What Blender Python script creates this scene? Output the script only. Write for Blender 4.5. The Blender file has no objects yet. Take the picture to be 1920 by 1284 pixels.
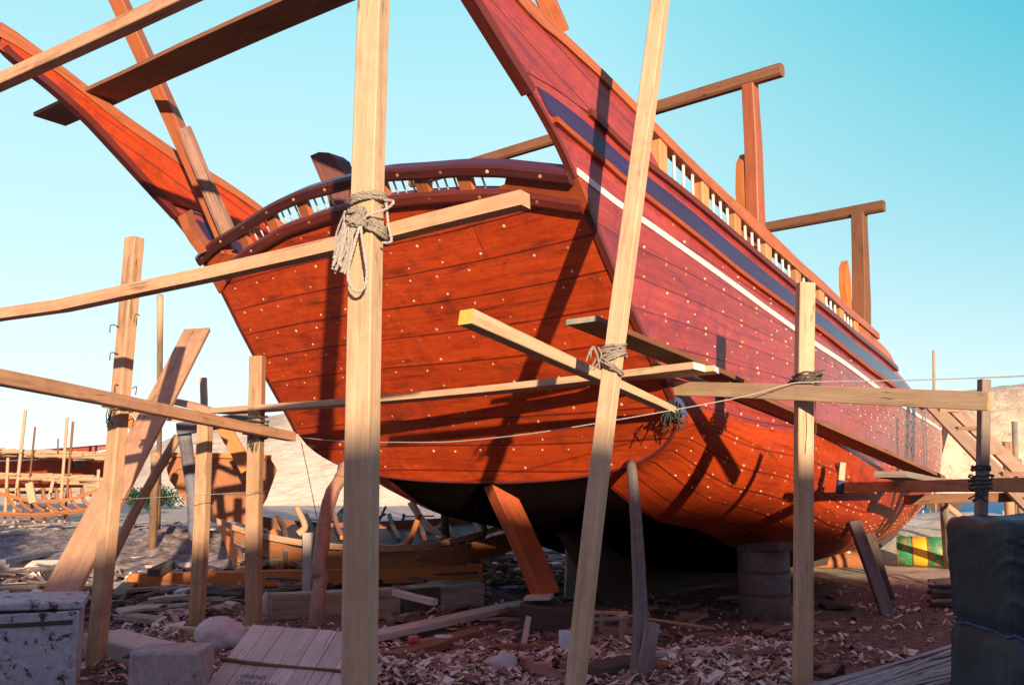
import bpy, math, random
from mathutils import Vector, Matrix, noise
R=random.Random(7)
C=bpy.context.scene.collection
rad=math.radians
# ------------------------------------------------------------- camera model of the place
F=1750.;TH=math.atan(258/F);CT,ST=math.cos(TH),math.sin(TH);H=1.7
AZ=rad(41);SA,CA=math.sin(AZ),math.cos(AZ)
OX,OY=.566-2.92*CA,8+2.92*SA
def ray(px,py):
    x=(px-960)/F;v=(642-py)/F
    return x,CT-v*ST,ST+v*CT
def at(px,py,Y):
    x,y,z=ray(px,py);k=Y/y;return Vector((x*k,Y,H+z*k))
def gr(px,py,z=0.):
    x,y,w=ray(px,py);k=(z-H)/w
    return Vector((x*k,y*k,z))
def b2w(u,l,z): return Vector((OX+SA*u+CA*l, OY+CA*u-SA*l, z))
def interp(x,pts):
    if x<=pts[0][0]:return pts[0][1]
    for i in range(len(pts)-1):
        a,b=pts[i],pts[i+1]
        if x<=b[0]:return a[1]+(b[1]-a[1])*(x-a[0])/(b[0]-a[0])
    return pts[-1][1]
def sm(x,pts,d):
    return sum(interp(x+k*d,pts) for k in(-1,-.5,0,.5,1))/5
# ------------------------------------------------------------- materials
def newmat(name):
    m=bpy.data.materials.new(name);m.use_nodes=True
    nt=m.node_tree;b=nt.nodes['Principled BSDF'];return m,nt,b
def N(nt,t,**k):
    n=nt.nodes.new(t)
    for a,b in k.items():
        if a=='op':n.operation=b
        else:setattr(n,a,b)
    return n
def setv(n,d):
    for k,v in d.items():n.inputs[k].default_value=v
def mathn(nt,op,a,b=None,c=None,clamp=False):
    n=N(nt,'ShaderNodeMath',op=op);n.use_clamp=clamp
    for i,x in enumerate((a,b,c)):
        if x is None:continue
        if isinstance(x,(int,float)):n.inputs[i].default_value=x
        else:nt.links.new(x,n.inputs[i])
    return n.outputs[0]
def mixc(nt,fac,a,b,blend='MIX'):
    n=N(nt,'ShaderNodeMix',data_type='RGBA',blend_type=blend)
    for i,x in ((0,fac),(6,a),(7,b)):
        if isinstance(x,(int,float)):n.inputs[i].default_value=x
        elif isinstance(x,(tuple,list)):n.inputs[i].default_value=(*x[:3],1)
        else:nt.links.new(x,n.inputs[i])
    return n.outputs[2]
def ramp(nt,fac,stops):
    n=N(nt,'ShaderNodeValToRGB');e=n.color_ramp.elements
    while len(e)<len(stops):e.new(.5)
    for i,(p,c) in enumerate(stops):
        e[i].position=p;e[i].color=(*c,1) if isinstance(c,(tuple,list)) else (c,c,c,1)
    nt.links.new(fac,n.inputs[0]);return n.outputs[0]
def noise_n(nt,vec,scale,detail=4,rough=.6,dist=0):
    n=N(nt,'ShaderNodeTexNoise');setv(n,{'Scale':scale,'Detail':detail,'Roughness':rough,'Distortion':dist})
    if vec is not None:nt.links.new(vec,n.inputs['Vector'])
    return n.outputs[0]
def wood(name,dark,light,rough=.65,coat=0.,planks=False,stain=(.05,.03,.03),stainamt=.35,gs=1.,bump=.25,knots=.3,var=.25,seam=.025,dirty=0.,butt=5.):
    m,nt,b=newmat(name);L=nt.links
    uv=N(nt,'ShaderNodeTexCoord')
    oi=N(nt,'ShaderNodeObjectInfo')
    sep=N(nt,'ShaderNodeSeparateXYZ');L.new(uv.outputs['UV'],sep.inputs[0])
    U,V=sep.outputs[0],sep.outputs[1]
    off=mathn(nt,'MULTIPLY',oi.outputs['Random'],37.)
    if planks:
        idx=mathn(nt,'FLOOR',V);fr=mathn(nt,'FRACT',V)
        wn=N(nt,'ShaderNodeTexWhiteNoise',noise_dimensions='1D');L.new(idx,wn.inputs[1])
        uo=mathn(nt,'ADD',U,mathn(nt,'MULTIPLY',wn.outputs[0],23.))
        ub=mathn(nt,'DIVIDE',uo,butt)
        seg=mathn(nt,'FLOOR',ub);fb=mathn(nt,'FRACT',ub)
        wn2=N(nt,'ShaderNodeTexWhiteNoise',noise_dimensions='2D')
        cm0=N(nt,'ShaderNodeCombineXYZ');L.new(idx,cm0.inputs[0]);L.new(seg,cm0.inputs[1]);L.new(cm0.outputs[0],wn2.inputs[0])
        rnd=wn2.outputs[0]
        d1=mathn(nt,'MINIMUM',fr,mathn(nt,'SUBTRACT',1.,fr))
        wob=noise_n(nt,uv.outputs['UV'],1.3,3)
        sw=mathn(nt,'MULTIPLY',wob,seam*2)
        s1=mathn(nt,'SUBTRACT',1.,mathn(nt,'DIVIDE',d1,sw),clamp=True)
        d2=mathn(nt,'MULTIPLY',mathn(nt,'MINIMUM',fb,mathn(nt,'SUBTRACT',1.,fb)),butt)
        s2=mathn(nt,'SUBTRACT',1.,mathn(nt,'DIVIDE',d2,.008),clamp=True)
        seams=mathn(nt,'MAXIMUM',s1,s2)
        vv=mathn(nt,'MULTIPLY',V,.3)
    else:
        rnd=oi.outputs['Random'];vv=V;seams=None
    uu=mathn(nt,'ADD',U,off) if not planks else mathn(nt,'ADD',uo,mathn(nt,'MULTIPLY',rnd,11.))
    cm=N(nt,'ShaderNodeCombineXYZ')
    L.new(mathn(nt,'MULTIPLY',uu,.9*gs),cm.inputs[0]);L.new(mathn(nt,'MULTIPLY',vv,16.*gs),cm.inputs[1]);L.new(off,cm.inputs[2])
    g1=noise_n(nt,cm.outputs[0],1.2,6,.65,.8)
    cm2=N(nt,'ShaderNodeCombineXYZ')
    L.new(mathn(nt,'MULTIPLY',uu,3.*gs),cm2.inputs[0]);L.new(mathn(nt,'MULTIPLY',vv,110.*gs),cm2.inputs[1])
    g2=noise_n(nt,cm2.outputs[0],1.,3,.6)
    g=mathn(nt,'ADD',mathn(nt,'MULTIPLY',g1,.65),mathn(nt,'MULTIPLY',g2,.35))
    col=mixc(nt,ramp(nt,g,[(.32,0.),(.68,1.)]),dark,light)
    # random lightness per piece
    rv=mathn(nt,'ADD',mathn(nt,'MULTIPLY',rnd,var*2),1.-var)
    hs=N(nt,'ShaderNodeHueSaturation');L.new(col,hs.inputs['Color']);L.new(rv,hs.inputs['Value'])
    hs.inputs['Saturation'].default_value=1.;col=hs.outputs[0]
    # stains following the piece
    ob=N(nt,'ShaderNodeVectorMath',operation='ADD');L.new(uv.outputs['Object'],ob.inputs[0])
    co=N(nt,'ShaderNodeCombineXYZ');L.new(off,co.inputs[0]);L.new(co.outputs[0],ob.inputs[1])
    st=noise_n(nt,ob.outputs[0],1.7,6,.7,.4)
    col=mixc(nt,mathn(nt,'MULTIPLY',ramp(nt,st,[(.52,0.),(.72,1.)]),stainamt),col,stain)
    cm3=N(nt,'ShaderNodeCombineXYZ');L.new(mathn(nt,'MULTIPLY',uu,1.1),cm3.inputs[0]);L.new(mathn(nt,'MULTIPLY',vv,11.),cm3.inputs[1]);L.new(off,cm3.inputs[2])
    sk=noise_n(nt,cm3.outputs[0],1.,5,.6,.5)
    col=mixc(nt,mathn(nt,'MULTIPLY',ramp(nt,sk,[(.56,0.),(.70,1.)]),min(1.,stainamt*1.5)),col,stain)
    st4=noise_n(nt,ob.outputs[0],9.,5,.7)
    col=mixc(nt,mathn(nt,'MULTIPLY',ramp(nt,st4,[(.48,0.),(.75,1.)]),stainamt*.7),col,stain)
    st2=noise_n(nt,ob.outputs[0],.6,3,.6)
    col=mixc(nt,mathn(nt,'MULTIPLY',st2,.35),col,light,'MIX')
    # knots / holes
    vo=N(nt,'ShaderNodeTexVoronoi');L.new(cm.outputs[0],vo.inputs['Vector']);vo.inputs['Scale'].default_value=.8
    kn=ramp(nt,vo.outputs['Distance'],[(.03,1.),(.09,0.)])
    col=mixc(nt,mathn(nt,'MULTIPLY',kn,knots),col,tuple(x*.25 for x in dark))
    if not planks:
        cm4=N(nt,'ShaderNodeCombineXYZ');L.new(mathn(nt,'MULTIPLY',uu,.7),cm4.inputs[0]);L.new(mathn(nt,'MULTIPLY',vv,22.),cm4.inputs[1]);L.new(off,cm4.inputs[2])
        ck=noise_n(nt,cm4.outputs[0],1.,2,.5,.3);ck=mathn(nt,'ABSOLUTE',mathn(nt,'SUBTRACT',ck,.5))
        ck=mathn(nt,'SUBTRACT',1.,mathn(nt,'MULTIPLY',ck,70.),clamp=True)
        ck=mathn(nt,'MULTIPLY',ck,ramp(nt,noise_n(nt,ob.outputs[0],1.1,2,.5),[(.5,0.),(.56,1.)]))
        col=mixc(nt,mathn(nt,'MULTIPLY',ck,.8),col,tuple(x*.2 for x in dark))
    if dirty:
        dn=noise_n(nt,uv.outputs['Object'],9.,5,.75)
        col=mixc(nt,mathn(nt,'MULTIPLY',ramp(nt,dn,[(.5,0.),(.62,1.)]),dirty),col,(.06,.045,.04))
    if seams is not None:
        col=mixc(nt,mathn(nt,'MULTIPLY',seams,.85),col,tuple(x*.12 for x in dark))
    L.new(col,b.inputs['Base Color'])
    rr=mathn(nt,'ADD',mathn(nt,'MULTIPLY',g1,.25),rough-.12);L.new(rr,b.inputs['Roughness'])
    setv(b,{'Specular IOR Level':.45})
    if coat:setv(b,{'Coat Weight':coat,'Coat Roughness':.28})
    bp=N(nt,'ShaderNodeBump');setv(bp,{'Strength':bump,'Distance':.01})
    hgt=g
    if seams is not None:hgt=mathn(nt,'SUBTRACT',mathn(nt,'MULTIPLY',g,.5),mathn(nt,'MULTIPLY',seams,1.2))
    L.new(hgt,bp.inputs['Height']);L.new(bp.outputs[0],b.inputs['Normal'])
    return m
def plain(name,c1,c2,scale=8.,rough=.8,bump=.3,metal=0.,spots=None,detail=6,coords='Object',spotr=(.58,.66),dist=.02):
    m,nt,b=newmat(name);L=nt.links
    tc=N(nt,'ShaderNodeTexCoord')
    n=noise_n(nt,tc.outputs[coords],scale,detail,.65)
    col=mixc(nt,ramp(nt,n,[(.3,0.),(.7,1.)]),c1,c2)
    if spots:
        n2=noise_n(nt,tc.outputs[coords],scale*.45,8,.7,.5)
        col=mixc(nt,ramp(nt,n2,[(spotr[0],0.),(spotr[1],1.)]),col,spots)
    L.new(col,b.inputs['Base Color']);setv(b,{'Roughness':rough,'Metallic':metal})
    bp=N(nt,'ShaderNodeBump');setv(bp,{'Strength':bump,'Distance':dist});L.new(n,bp.inputs['Height']);L.new(bp.outputs[0],b.inputs['Normal'])
    return m
M={}
M['hull']=wood('hull planking',(.33,.022,.003),(.66,.085,.010),rough=.5,coat=.15,planks=True,stain=(.10,.012,.006),stainamt=.8,bump=.45,knots=.8,var=.14,seam=.042,gs=1.,butt=60.)
M['side']=wood('side planking',(.20,.020,.016),(.47,.078,.062),rough=.42,coat=.6,planks=True,stain=(.09,.018,.055),stainamt=.85,bump=.35,knots=.4,var=.16,seam=.03,butt=9.)
M['trim']=wood('red brown trim',(.085,.012,.008),(.18,.03,.016),rough=.45,coat=.3,stainamt=.3)
M['rail']=wood('red hardwood',(.33,.08,.03),(.58,.19,.08),rough=.5,coat=.1,stainamt=.3,stain=(.2,.04,.02))
M['orange']=wood('orange timber',(.42,.12,.03),(.66,.25,.07),rough=.6,stainamt=.25,stain=(.2,.06,.02))
M['strake']=wood('strake with painted sheen',(.018,.014,.055),(.055,.03,.10),rough=.36,coat=.6,stainamt=.3,stain=(.05,.04,.2))  # blue-violet sky reflection painted into the strake colour
M['white']=plain('white paint',(.75,.72,.66),(.85,.83,.78),20,.5,.1)
def pegmat():
    m,nt,b=newmat('pale peg');g=N(nt,'ShaderNodeNewGeometry')
    c=ramp(nt,g.outputs['Random Per Island'],[(0.,(.18,.06,.03)),(.2,(.45,.2,.10)),(.5,(.7,.42,.26)),(1.,(.9,.7,.5))])
    nt.links.new(c,b.inputs['Base Color']);b.inputs['Roughness'].default_value=.7;return m
M['peg']=pegmat()
M['fresh']=wood('fresh sawn timber',(.46,.29,.16),(.74,.56,.37),rough=.7,stainamt=.45,stain=(.36,.15,.06),knots=.5,bump=.3,var=.12,gs=.8)
M['pinkw']=wood('pinkish timber',(.44,.23,.13),(.70,.44,.27),rough=.7,stainamt=.5,stain=(.25,.1,.06),var=.15)
M['grey']=wood('weathered timber',(.20,.16,.13),(.42,.35,.28),rough=.8,stainamt=.45,stain=(.08,.055,.05),knots=.6,bump=.5,var=.25)
M['tan']=wood('tan timber',(.34,.19,.10),(.60,.40,.24),rough=.75,stainamt=.55,stain=(.18,.08,.05),knots=.6,bump=.45,var=.15)
M['dk']=wood('weathered log',(.10,.085,.085),(.30,.25,.24),rough=.85,stainamt=.5,stain=(.05,.04,.04),bump=.6,knots=.7)
M['lid']=wood('dusty lid boards',(.46,.38,.33),(.72,.64,.57),rough=.85,stainamt=.35,stain=(.28,.2,.18),var=.2)
M['orange2']=wood('yellow orange timber',(.46,.21,.08),(.68,.37,.17),rough=.6,stainamt=.25,stain=(.3,.1,.04))
M['redw']=wood('red stained timber',(.30,.045,.012),(.50,.11,.03),rough=.6,stainamt=.35,stain=(.1,.02,.01))
M['old']=wood('old mottled timber',(.22,.11,.08),(.46,.28,.21),rough=.75,stainamt=.6,stain=(.10,.06,.06),bump=.5)
M['fresh2']=wood('dusty tan board',(.40,.26,.16),(.60,.44,.30),rough=.8,stainamt=.3,stain=(.25,.12,.08))
M['brown']=wood('brown plank',(.17,.07,.035),(.30,.14,.07),rough=.75,stainamt=.35,stain=(.08,.035,.03))
M['dark']=wood('dark timber',(.05,.035,.03),(.13,.09,.07),rough=.8,stainamt=.4,bump=.5)
M['pale']=wood('pale dusty timber',(.42,.36,.33),(.66,.60,.56),rough=.85,stainamt=.3,stain=(.25,.17,.14),var=.15)
M['bluew']=wood('blue grey painted timber',(.10,.13,.19),(.30,.31,.36),rough=.7,stainamt=.5,stain=(.12,.08,.08),dirty=.3)
M['rope']=plain('grey rope',(.22,.19,.16),(.44,.39,.33),60,.95,.5)
M['ropew']=plain('whitish rope',(.36,.33,.30),(.60,.56,.52),60,.95,.5)
M['roped']=plain('dark rope',(.07,.06,.055),(.18,.15,.13),60,.95,.5)
M['ropeg']=plain('green cord',(.025,.035,.032),(.07,.10,.09),60,.9,.5)
M['ropeb']=plain('blue rag',(.03,.05,.14),(.10,.14,.3),20,.9,.5)
M['metal']=plain('dark steel',(.04,.035,.03),(.1,.08,.06),40,.5,.2,.6)
M['endy']=plain('yellow paint',(.75,.5,.07),(.85,.62,.15),25,.6,.2)
M['endw']=plain('white painted end',(.6,.65,.7),(.85,.85,.85),25,.6,.2,spots=(.15,.25,.5))
M['endt']=plain('turquoise worn paint',(.12,.32,.32),(.55,.42,.25),14,.7,.2)
M['drumg']=plain('green drum paint',(.02,.22,.09),(.04,.33,.14),12,.5,.2,spots=(.4,.2,.08),spotr=(.5,.62))
M['drumy']=plain('yellow drum paint',(.7,.42,.02),(.85,.55,.04),12,.5,.2,spots=(.45,.2,.05),spotr=(.62,.7))
M['rust']=plain('rust',(.25,.08,.03),(.35,.13,.05),20,.8,.3)
M['bed']=plain('rusty barrel',(.06,.07,.08),(.16,.15,.14),14,.7,.3,spots=(.16,.08,.06),spotr=(.45,.6))
M['box']=plain('flaking whitewash',(.34,.38,.44),(.58,.60,.64),18,.85,.9,spots=(.07,.045,.045),spotr=(.555,.60))
M['stone']=plain('concrete block',(.30,.25,.24),(.48,.42,.40),16,.9,.5,spots=(.2,.12,.1))
M['sack']=plain('white sacking',(.5,.47,.48),(.72,.68,.68),10,.9,.4)
M['tarp']=plain('dark blue tarpaulin',(.010,.030,.042),(.024,.058,.076),5,.5,.3,spots=(.04,.08,.09),spotr=(.55,.75))
M['stick']=wood('dry palm sticks',(.25,.22,.22),(.55,.50,.48),rough=.8,stainamt=.2,var=.5)
M['thatch']=plain('dry thatch',(.45,.28,.16),(.72,.52,.34),30,.9,.6)
M['red']=wood('red boat paint',(.22,.025,.008),(.36,.05,.015),rough=.5,planks=True,stainamt=.3,var=.1)
M['brownboat']=wood('brown boat planks',(.30,.11,.04),(.46,.18,.07),rough=.6,planks=True,stainamt=.3,var=.12)
M['leaf']=plain('green leaves',(.006,.04,.018),(.015,.08,.035),20,.7,.3)
M['brick']=plain('broken brick',(.5,.22,.14),(.62,.34,.24),20,.9,.4)
M['rock']=plain('pale rock',(.45,.40,.42),(.65,.58,.58),9,.9,.5)
M['tin']=plain('tin can',(.5,.62,.75),(.75,.8,.85),10,.35,.1,spots=(.1,.2,.5))
M['redp']=plain('faded red plastic',(.45,.04,.06),(.6,.1,.1),10,.5,.1)
M['black']=plain('black cloth',(.01,.012,.02),(.03,.035,.05),10,.9,.3)
M['ink']=plain('blue ink',(.03,.05,.16),(.06,.08,.2),40,.9,.0)
# chips: many tones by face position
def chipmat():
    m,nt,b=newmat('wood chips');L=nt.links
    g=N(nt,'ShaderNodeNewGeometry')
    c=ramp(nt,g.outputs['Random Per Island'],[(0.,(.14,.06,.045)),(.25,(.34,.18,.13)),(.45,(.52,.36,.29)),(.7,(.70,.56,.48)),(1.,(.85,.76,.69))])
    L.new(c,b.inputs['Base Color']);b.inputs['Roughness'].default_value=.85
    return m
M['chip']=chipmat()
def groundmat():
    m,nt,b=newmat('ground soil and sand');L=nt.links
    tc=N(nt,'ShaderNodeTexCoord');P=tc.outputs['Object']
    sp=N(nt,'ShaderNodeSeparateXYZ');L.new(P,sp.inputs[0])
    n1=noise_n(nt,P,.7,6,.65);n2=noise_n(nt,P,11.,8,.75);n3=noise_n(nt,P,.12,3,.5);n4=noise_n(nt,P,45.,4,.7)
    nn=mathn(nt,'ADD',mathn(nt,'MULTIPLY',n2,.6),mathn(nt,'MULTIPLY',n4,.4))
    soil=ramp(nt,nn,[(.34,(.05,.024,.02)),(.47,(.15,.07,.052)),(.57,(.30,.165,.125)),(.70,(.55,.40,.33))])
    grey=ramp(nt,nn,[(.34,(.05,.035,.035)),(.5,(.20,.15,.14)),(.68,(.50,.42,.40))])
    lf=mathn(nt,'MULTIPLY',mathn(nt,'SUBTRACT',mathn(nt,'ADD',n1,-.35),mathn(nt,'MULTIPLY',sp.outputs[0],.12)),2.,clamp=True)
    soil=mixc(nt,lf,soil,grey)
    sand=ramp(nt,nn,[(.32,(.50,.40,.29)),(.5,(.68,.58,.45)),(.7,(.80,.72,.60))])
    # right side turns to sand near 17 m, left side near 42 m
    lim=N(nt,'ShaderNodeMapRange');setv(lim,{1:1.,2:6.,3:36.,4:16.2});L.new(sp.outputs[0],lim.inputs[0])
    d=mathn(nt,'SUBTRACT',sp.outputs[1],lim.outputs[0])
    d=mathn(nt,'ADD',d,mathn(nt,'MULTIPLY',mathn(nt,'SUBTRACT',n1,.5),5.))
    f=mathn(nt,'MULTIPLY',mathn(nt,'ADD',d,.5),.6,clamp=True)
    L.new(mixc(nt,f,soil,sand),b.inputs['Base Color']);b.inputs['Roughness'].default_value=.95
    bp=N(nt,'ShaderNodeBump');setv(bp,{'Strength':.8,'Distance':.05});L.new(nn,bp.inputs['Height']);L.new(bp.outputs[0],b.inputs['Normal'])
    return m
M['ground']=groundmat()
def hillmat():
    m,nt,b=newmat('pale cliff');L=nt.links
    tc=N(nt,'ShaderNodeTexCoord');P=tc.outputs['Object']
    mp=N(nt,'ShaderNodeMapping');mp.inputs['Scale'].default_value=(1,1,.35);L.new(P,mp.inputs[0])
    n=noise_n(nt,mp.outputs[0],.35,9,.7,.6)
    n2=noise_n(nt,P,1.2,6,.7)
    c=ramp(nt,n,[(.3,(.55,.40,.26)),(.48,(.74,.60,.42)),(.7,(.84,.73,.55))])
    c=mixc(nt,ramp(nt,n2,[(.58,0.),(.66,.6)]),c,(.28,.17,.13))
    L.new(c,b.inputs['Base Color']);b.inputs['Roughness'].default_value=.95
    bp=N(nt,'ShaderNodeBump');setv(bp,{'Strength':1.,'Distance':.8});L.new(n,bp.inputs['Height']);L.new(bp.outputs[0],b.inputs['Normal'])
    return m
M['hill']=hillmat()
M['dune']=plain('pale dune',(.74,.62,.44),(.90,.82,.66),.5,.95,.8,dist=.5,spots=(.62,.50,.36),spotr=(.50,.62),detail=9)
def seamat():
    m,nt,b=newmat('sea water');L=nt.links
    setv(b,{'Base Color':(.06,.33,.58,1),'Roughness':.6,'Specular IOR Level':.15})
    tc=N(nt,'ShaderNodeTexCoord');n=noise_n(nt,tc.outputs['Object'],2.,5,.6)
    bp=N(nt,'ShaderNodeBump');setv(bp,{'Strength':.6,'Distance':.3});L.new(n,bp.inputs['Height']);L.new(bp.outputs[0],b.inputs['Normal'])
    return m
M['sea']=seamat()
# ------------------------------------------------------------- object helpers
WB={}
def wbase(o):
    return WB.get(o.name,Vector((0,0,0)))
def mk(name,verts,faces,mat,parent=None,uv=None,smooth=False,mats=None,mi=None,base=None):
    me=bpy.data.meshes.new(name)
    verts=[Vector(v) for v in verts]
    if parent is not None: b=wbase(parent)
    elif base is not None: b=Vector(base)
    else:
        n=len(verts);b=Vector((sum(v.x for v in verts)/n,sum(v.y for v in verts)/n,min(v.z for v in verts)))
    me.from_pydata([v-b for v in verts],[],faces)
    for mm in (mats or [mat]): me.materials.append(M[mm] if isinstance(mm,str) else mm)
    if mi:
        for p,i in zip(me.polygons,mi):p.material_index=i
    if smooth:
        for p in me.polygons:p.use_smooth=True
    if uv:
        ul=me.uv_layers.new(name='UVMap');k=0
        for p in me.polygons:
            for li in p.loop_indices:
                ul.data[li].uv=uv[k];k+=1
    me.update()
    o=bpy.data.objects.new(name,me);C.objects.link(o)
    if parent is not None:o.parent=parent;WB[o.name]=b
    else:o.location=b;WB[o.name]=b
    return o
def tag(o,label=None,cat=None,group=None,kind=None):
    if label:o['label']=label
    if cat:o['category']=cat
    if group:o['group']=group
    if kind:o['kind']=kind
    return o
def empty(name,loc,label=None,cat=None,group=None):
    o=bpy.data.objects.new(name,None);C.objects.link(o);o.location=loc;WB[o.name]=Vector(loc);o.empty_display_size=.1
    return tag(o,label,cat,group)
class MB:
    def __init__(s):s.v=[];s.f=[];s.uv=[];s.mi=[]
    def quad(s,idx,uvs,mi=0):
        s.f.append(tuple(idx));s.uv+=list(uvs);s.mi.append(mi)
    def sweep(s,pts,rings,cap=True,mi=0,us=None,endmi=None):
        """rings: list of lists of points (closed loops)"""
        n=len(rings[0]);b=len(s.v)
        if us is None:
            us=[0]
            for i in range(1,len(pts)):us.append(us[-1]+(Vector(pts[i])-Vector(pts[i-1])).length)
        vs=[0]
        for j in range(n):vs.append(vs[-1]+(rings[0][(j+1)%n]-rings[0][j]).length)
        for r in rings:s.v+=[Vector(x) for x in r]
        for i in range(len(rings)-1):
            for j in range(n):
                k=(j+1)%n
                s.quad((b+i*n+j,b+i*n+k,b+(i+1)*n+k,b+(i+1)*n+j),((us[i],vs[j]),(us[i],vs[j+1]),(us[i+1],vs[j+1]),(us[i+1],vs[j])),mi)
        if cap:
            for i,rev in((0,True),(len(rings)-1,False)):
                idx=[b+i*n+j for j in range(n)]
                if rev:idx=idx[::-1]
                e=mi if endmi is None else endmi[0 if rev else 1]
                s.quad(idx,[(us[i],vs[j]*.3) for j in range(n)],e)
    def beam(s,p0,p1,w,h,up=(0,0,1),roll=0.,n=7,jit=.005,bow=0.,w2=None,h2=None,mi=0,ch=.06,endmi=None):
        p0,p1=Vector(p0),Vector(p1);t=(p1-p0);Ln=t.length;t.normalize();up=Vector(up)
        if abs(t.dot(up))>.98:up=Vector((0,1,0))
        sd=t.cross(up).normalized();u2=sd.cross(t).normalized()
        if roll:
            q=Matrix.Rotation(roll,3,t);sd=q@sd;u2=q@u2
        w2=w if w2 is None else w2;h2=h if h2 is None else h2
        pts=[];rings=[]
        ph=R.random()*6
        for i in range(n+1):
            a=i/n;c=p0+t*(Ln*a)+u2*(bow*math.sin(math.pi*a))+sd*(jit*2*math.sin(ph+a*5))+u2*(jit*2*math.cos(ph*2+a*4))
            ww=(w+(w2-w)*a)/2*(1+R.uniform(-1,1)*jit*4);hh=(h+(h2-h)*a)/2*(1+R.uniform(-1,1)*jit*4)
            c8=min(ww,hh)*ch*2
            ring=[c+sd*x+u2*y for x,y in((-ww+c8,-hh),(ww-c8,-hh),(ww,-hh+c8),(ww,hh-c8),(ww-c8,hh),(-ww+c8,hh),(-ww,hh-c8),(-ww,-hh+c8))]
            pts.append(c);rings.append(ring)
        s.sweep(pts,rings,mi=mi,endmi=endmi)
    def tube(s,pts,r,n=8,mi=0,r2=None,jit=0.,cap=True):
        pts=[Vector(p) for p in pts];rings=[];m=len(pts)
        prev=None
        for i,p in enumerate(pts):
            t=(pts[min(i+1,m-1)]-pts[max(i-1,0)]).normalized()
            if prev is None:
                a=Vector((0,0,1)) if abs(t.z)<.9 else Vector((1,0,0))
                prev=t.cross(a).normalized()
            prev=(prev-t*prev.dot(t)).normalized();q=t.cross(prev)
            rr=(r if not callable(r) else r(i/(m-1))) if r2 is None else r+(r2-r)*i/(m-1)
            rings.append([p+(prev*math.cos(2*math.pi*j/n)+q*math.sin(2*math.pi*j/n))*rr*(1+R.uniform(-jit,jit)) for j in range(n)])
        s.sweep(pts,rings,mi=mi,cap=cap)
    def box(s,c,d,rz=0.,mi=0,ch=.04,rx=0.):
        # oriented box centre c dims d
        c=Vector(c);q=Matrix.Rotation(rz,3,'Z')@Matrix.Rotation(rx,3,'X')
        s.beam(c-q@Vector((d[0]/2,0,0)),c+q@Vector((d[0]/2,0,0)),d[1],d[2],up=q@Vector((0,0,1)),n=1,jit=0.,ch=ch,mi=mi)
    def build(s,name,mat,parent=None,smooth=False,mats=None,base=None):
        return mk(name,s.v,s.f,mat,parent,s.uv,smooth,mats,s.mi if mats else None,base)
def outline_plate(pts,th,nrm,name,mat,parent=None,mats=None):
    nrm=Vector(nrm).normalized();m=MB();n=len(pts)
    f_=[Vector(p)+nrm*th/2 for p in pts];b_=[Vector(p)-nrm*th/2 for p in pts]
    m.v=f_+b_
    t=(f_[1]-f_[0]).normalized();q=nrm.cross(t)
    def uvp(p):return (p.dot(t),p.dot(q))
    m.quad(range(n),[uvp(p) for p in f_]);m.quad([n+i for i in range(n)][::-1],[uvp(p) for p in b_][::-1])
    for i in range(n):
        k=(i+1)%n;L=(f_[k]-f_[i]).length
        m.quad((i,n+i,n+k,k),((0,0),(0,th),(L,th),(L,0)))
    return m.build(name,mat,parent,mats=mats)
def smooth_path(pts,k=4):
    P=[Vector(p) for p in pts];out=[]
    for i in range(len(P)-1):
        a,b,c,d=P[max(i-1,0)],P[i],P[i+1],P[min(i+2,len(P)-1)]
        for j in range(k):
            t=j/k
            out.append(.5*((2*b)+(c-a)*t+(2*a-5*b+4*c-d)*t*t+(3*b-a-3*c+d)*t**3))
    out.append(P[-1]);return out
def tbeam(name,p0,p1,w,h,mat,label,cat,group=None,**k):
    mats=k.pop('mats',None)
    m=MB();m.beam(p0,p1,w,h,**k);o=m.build(name,mat,mats=mats)
    return tag(o,label,cat,group)
def ttube(name,pts,r,mat,label,cat,group=None,n=9,r2=None,jit=.06,sp=3):
    m=MB();m.tube(smooth_path(pts,sp),r,n=n,r2=r2,jit=jit);o=m.build(name,mat,smooth=True)
    return tag(o,label,cat,group)
# ============================================================= SETTING
def gh(x,y):
    z=0.
    z+=.05*noise.noise(Vector((x*.5,y*.5,0)))+.03*noise.noise(Vector((x*1.7,y*1.7,3)))+.02*noise.noise(Vector((x*5,y*5,3)))
    s=min(1,max(0,(y-42)/25))*min(1,max(0,(x-2)/8));z-=1.9*s
    return z
def grid(name,xs,ys,fn,mat,**k):
    v=[];f=[]
    for y in ys:
        for x in xs:v.append(fn(x,y))
    n=len(xs)
    for j in range(len(ys)-1):
        for i in range(n-1):
            a=j*n+i;f.append((a,a+1,a+n+1,a+n))
    return mk(name,v,f,mat,smooth=True,base=(0,0,0),**k)
def lin(a,b,n):return [a+(b-a)*i/(n-1) for i in range(n)]
xs=lin(-400,-40,13)[:-1]+lin(-40,-14,40)[:-1]+lin(-14,14,200)[:-1]+lin(14,60,60)[:-1]+lin(60,500,13)
ys=lin(-60,1,10)[:-1]+lin(1,26,190)[:-1]+lin(26,80,90)[:-1]+lin(80,900,12)
g=grid('ground',xs,ys,lambda x,y:(x,y,gh(x,y)),'ground');g['kind']='structure'
s=grid('sea',lin(6,900,3),lin(44,950,3),lambda x,y:(x,y,-1.05),'sea');s['kind']='structure'
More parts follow.
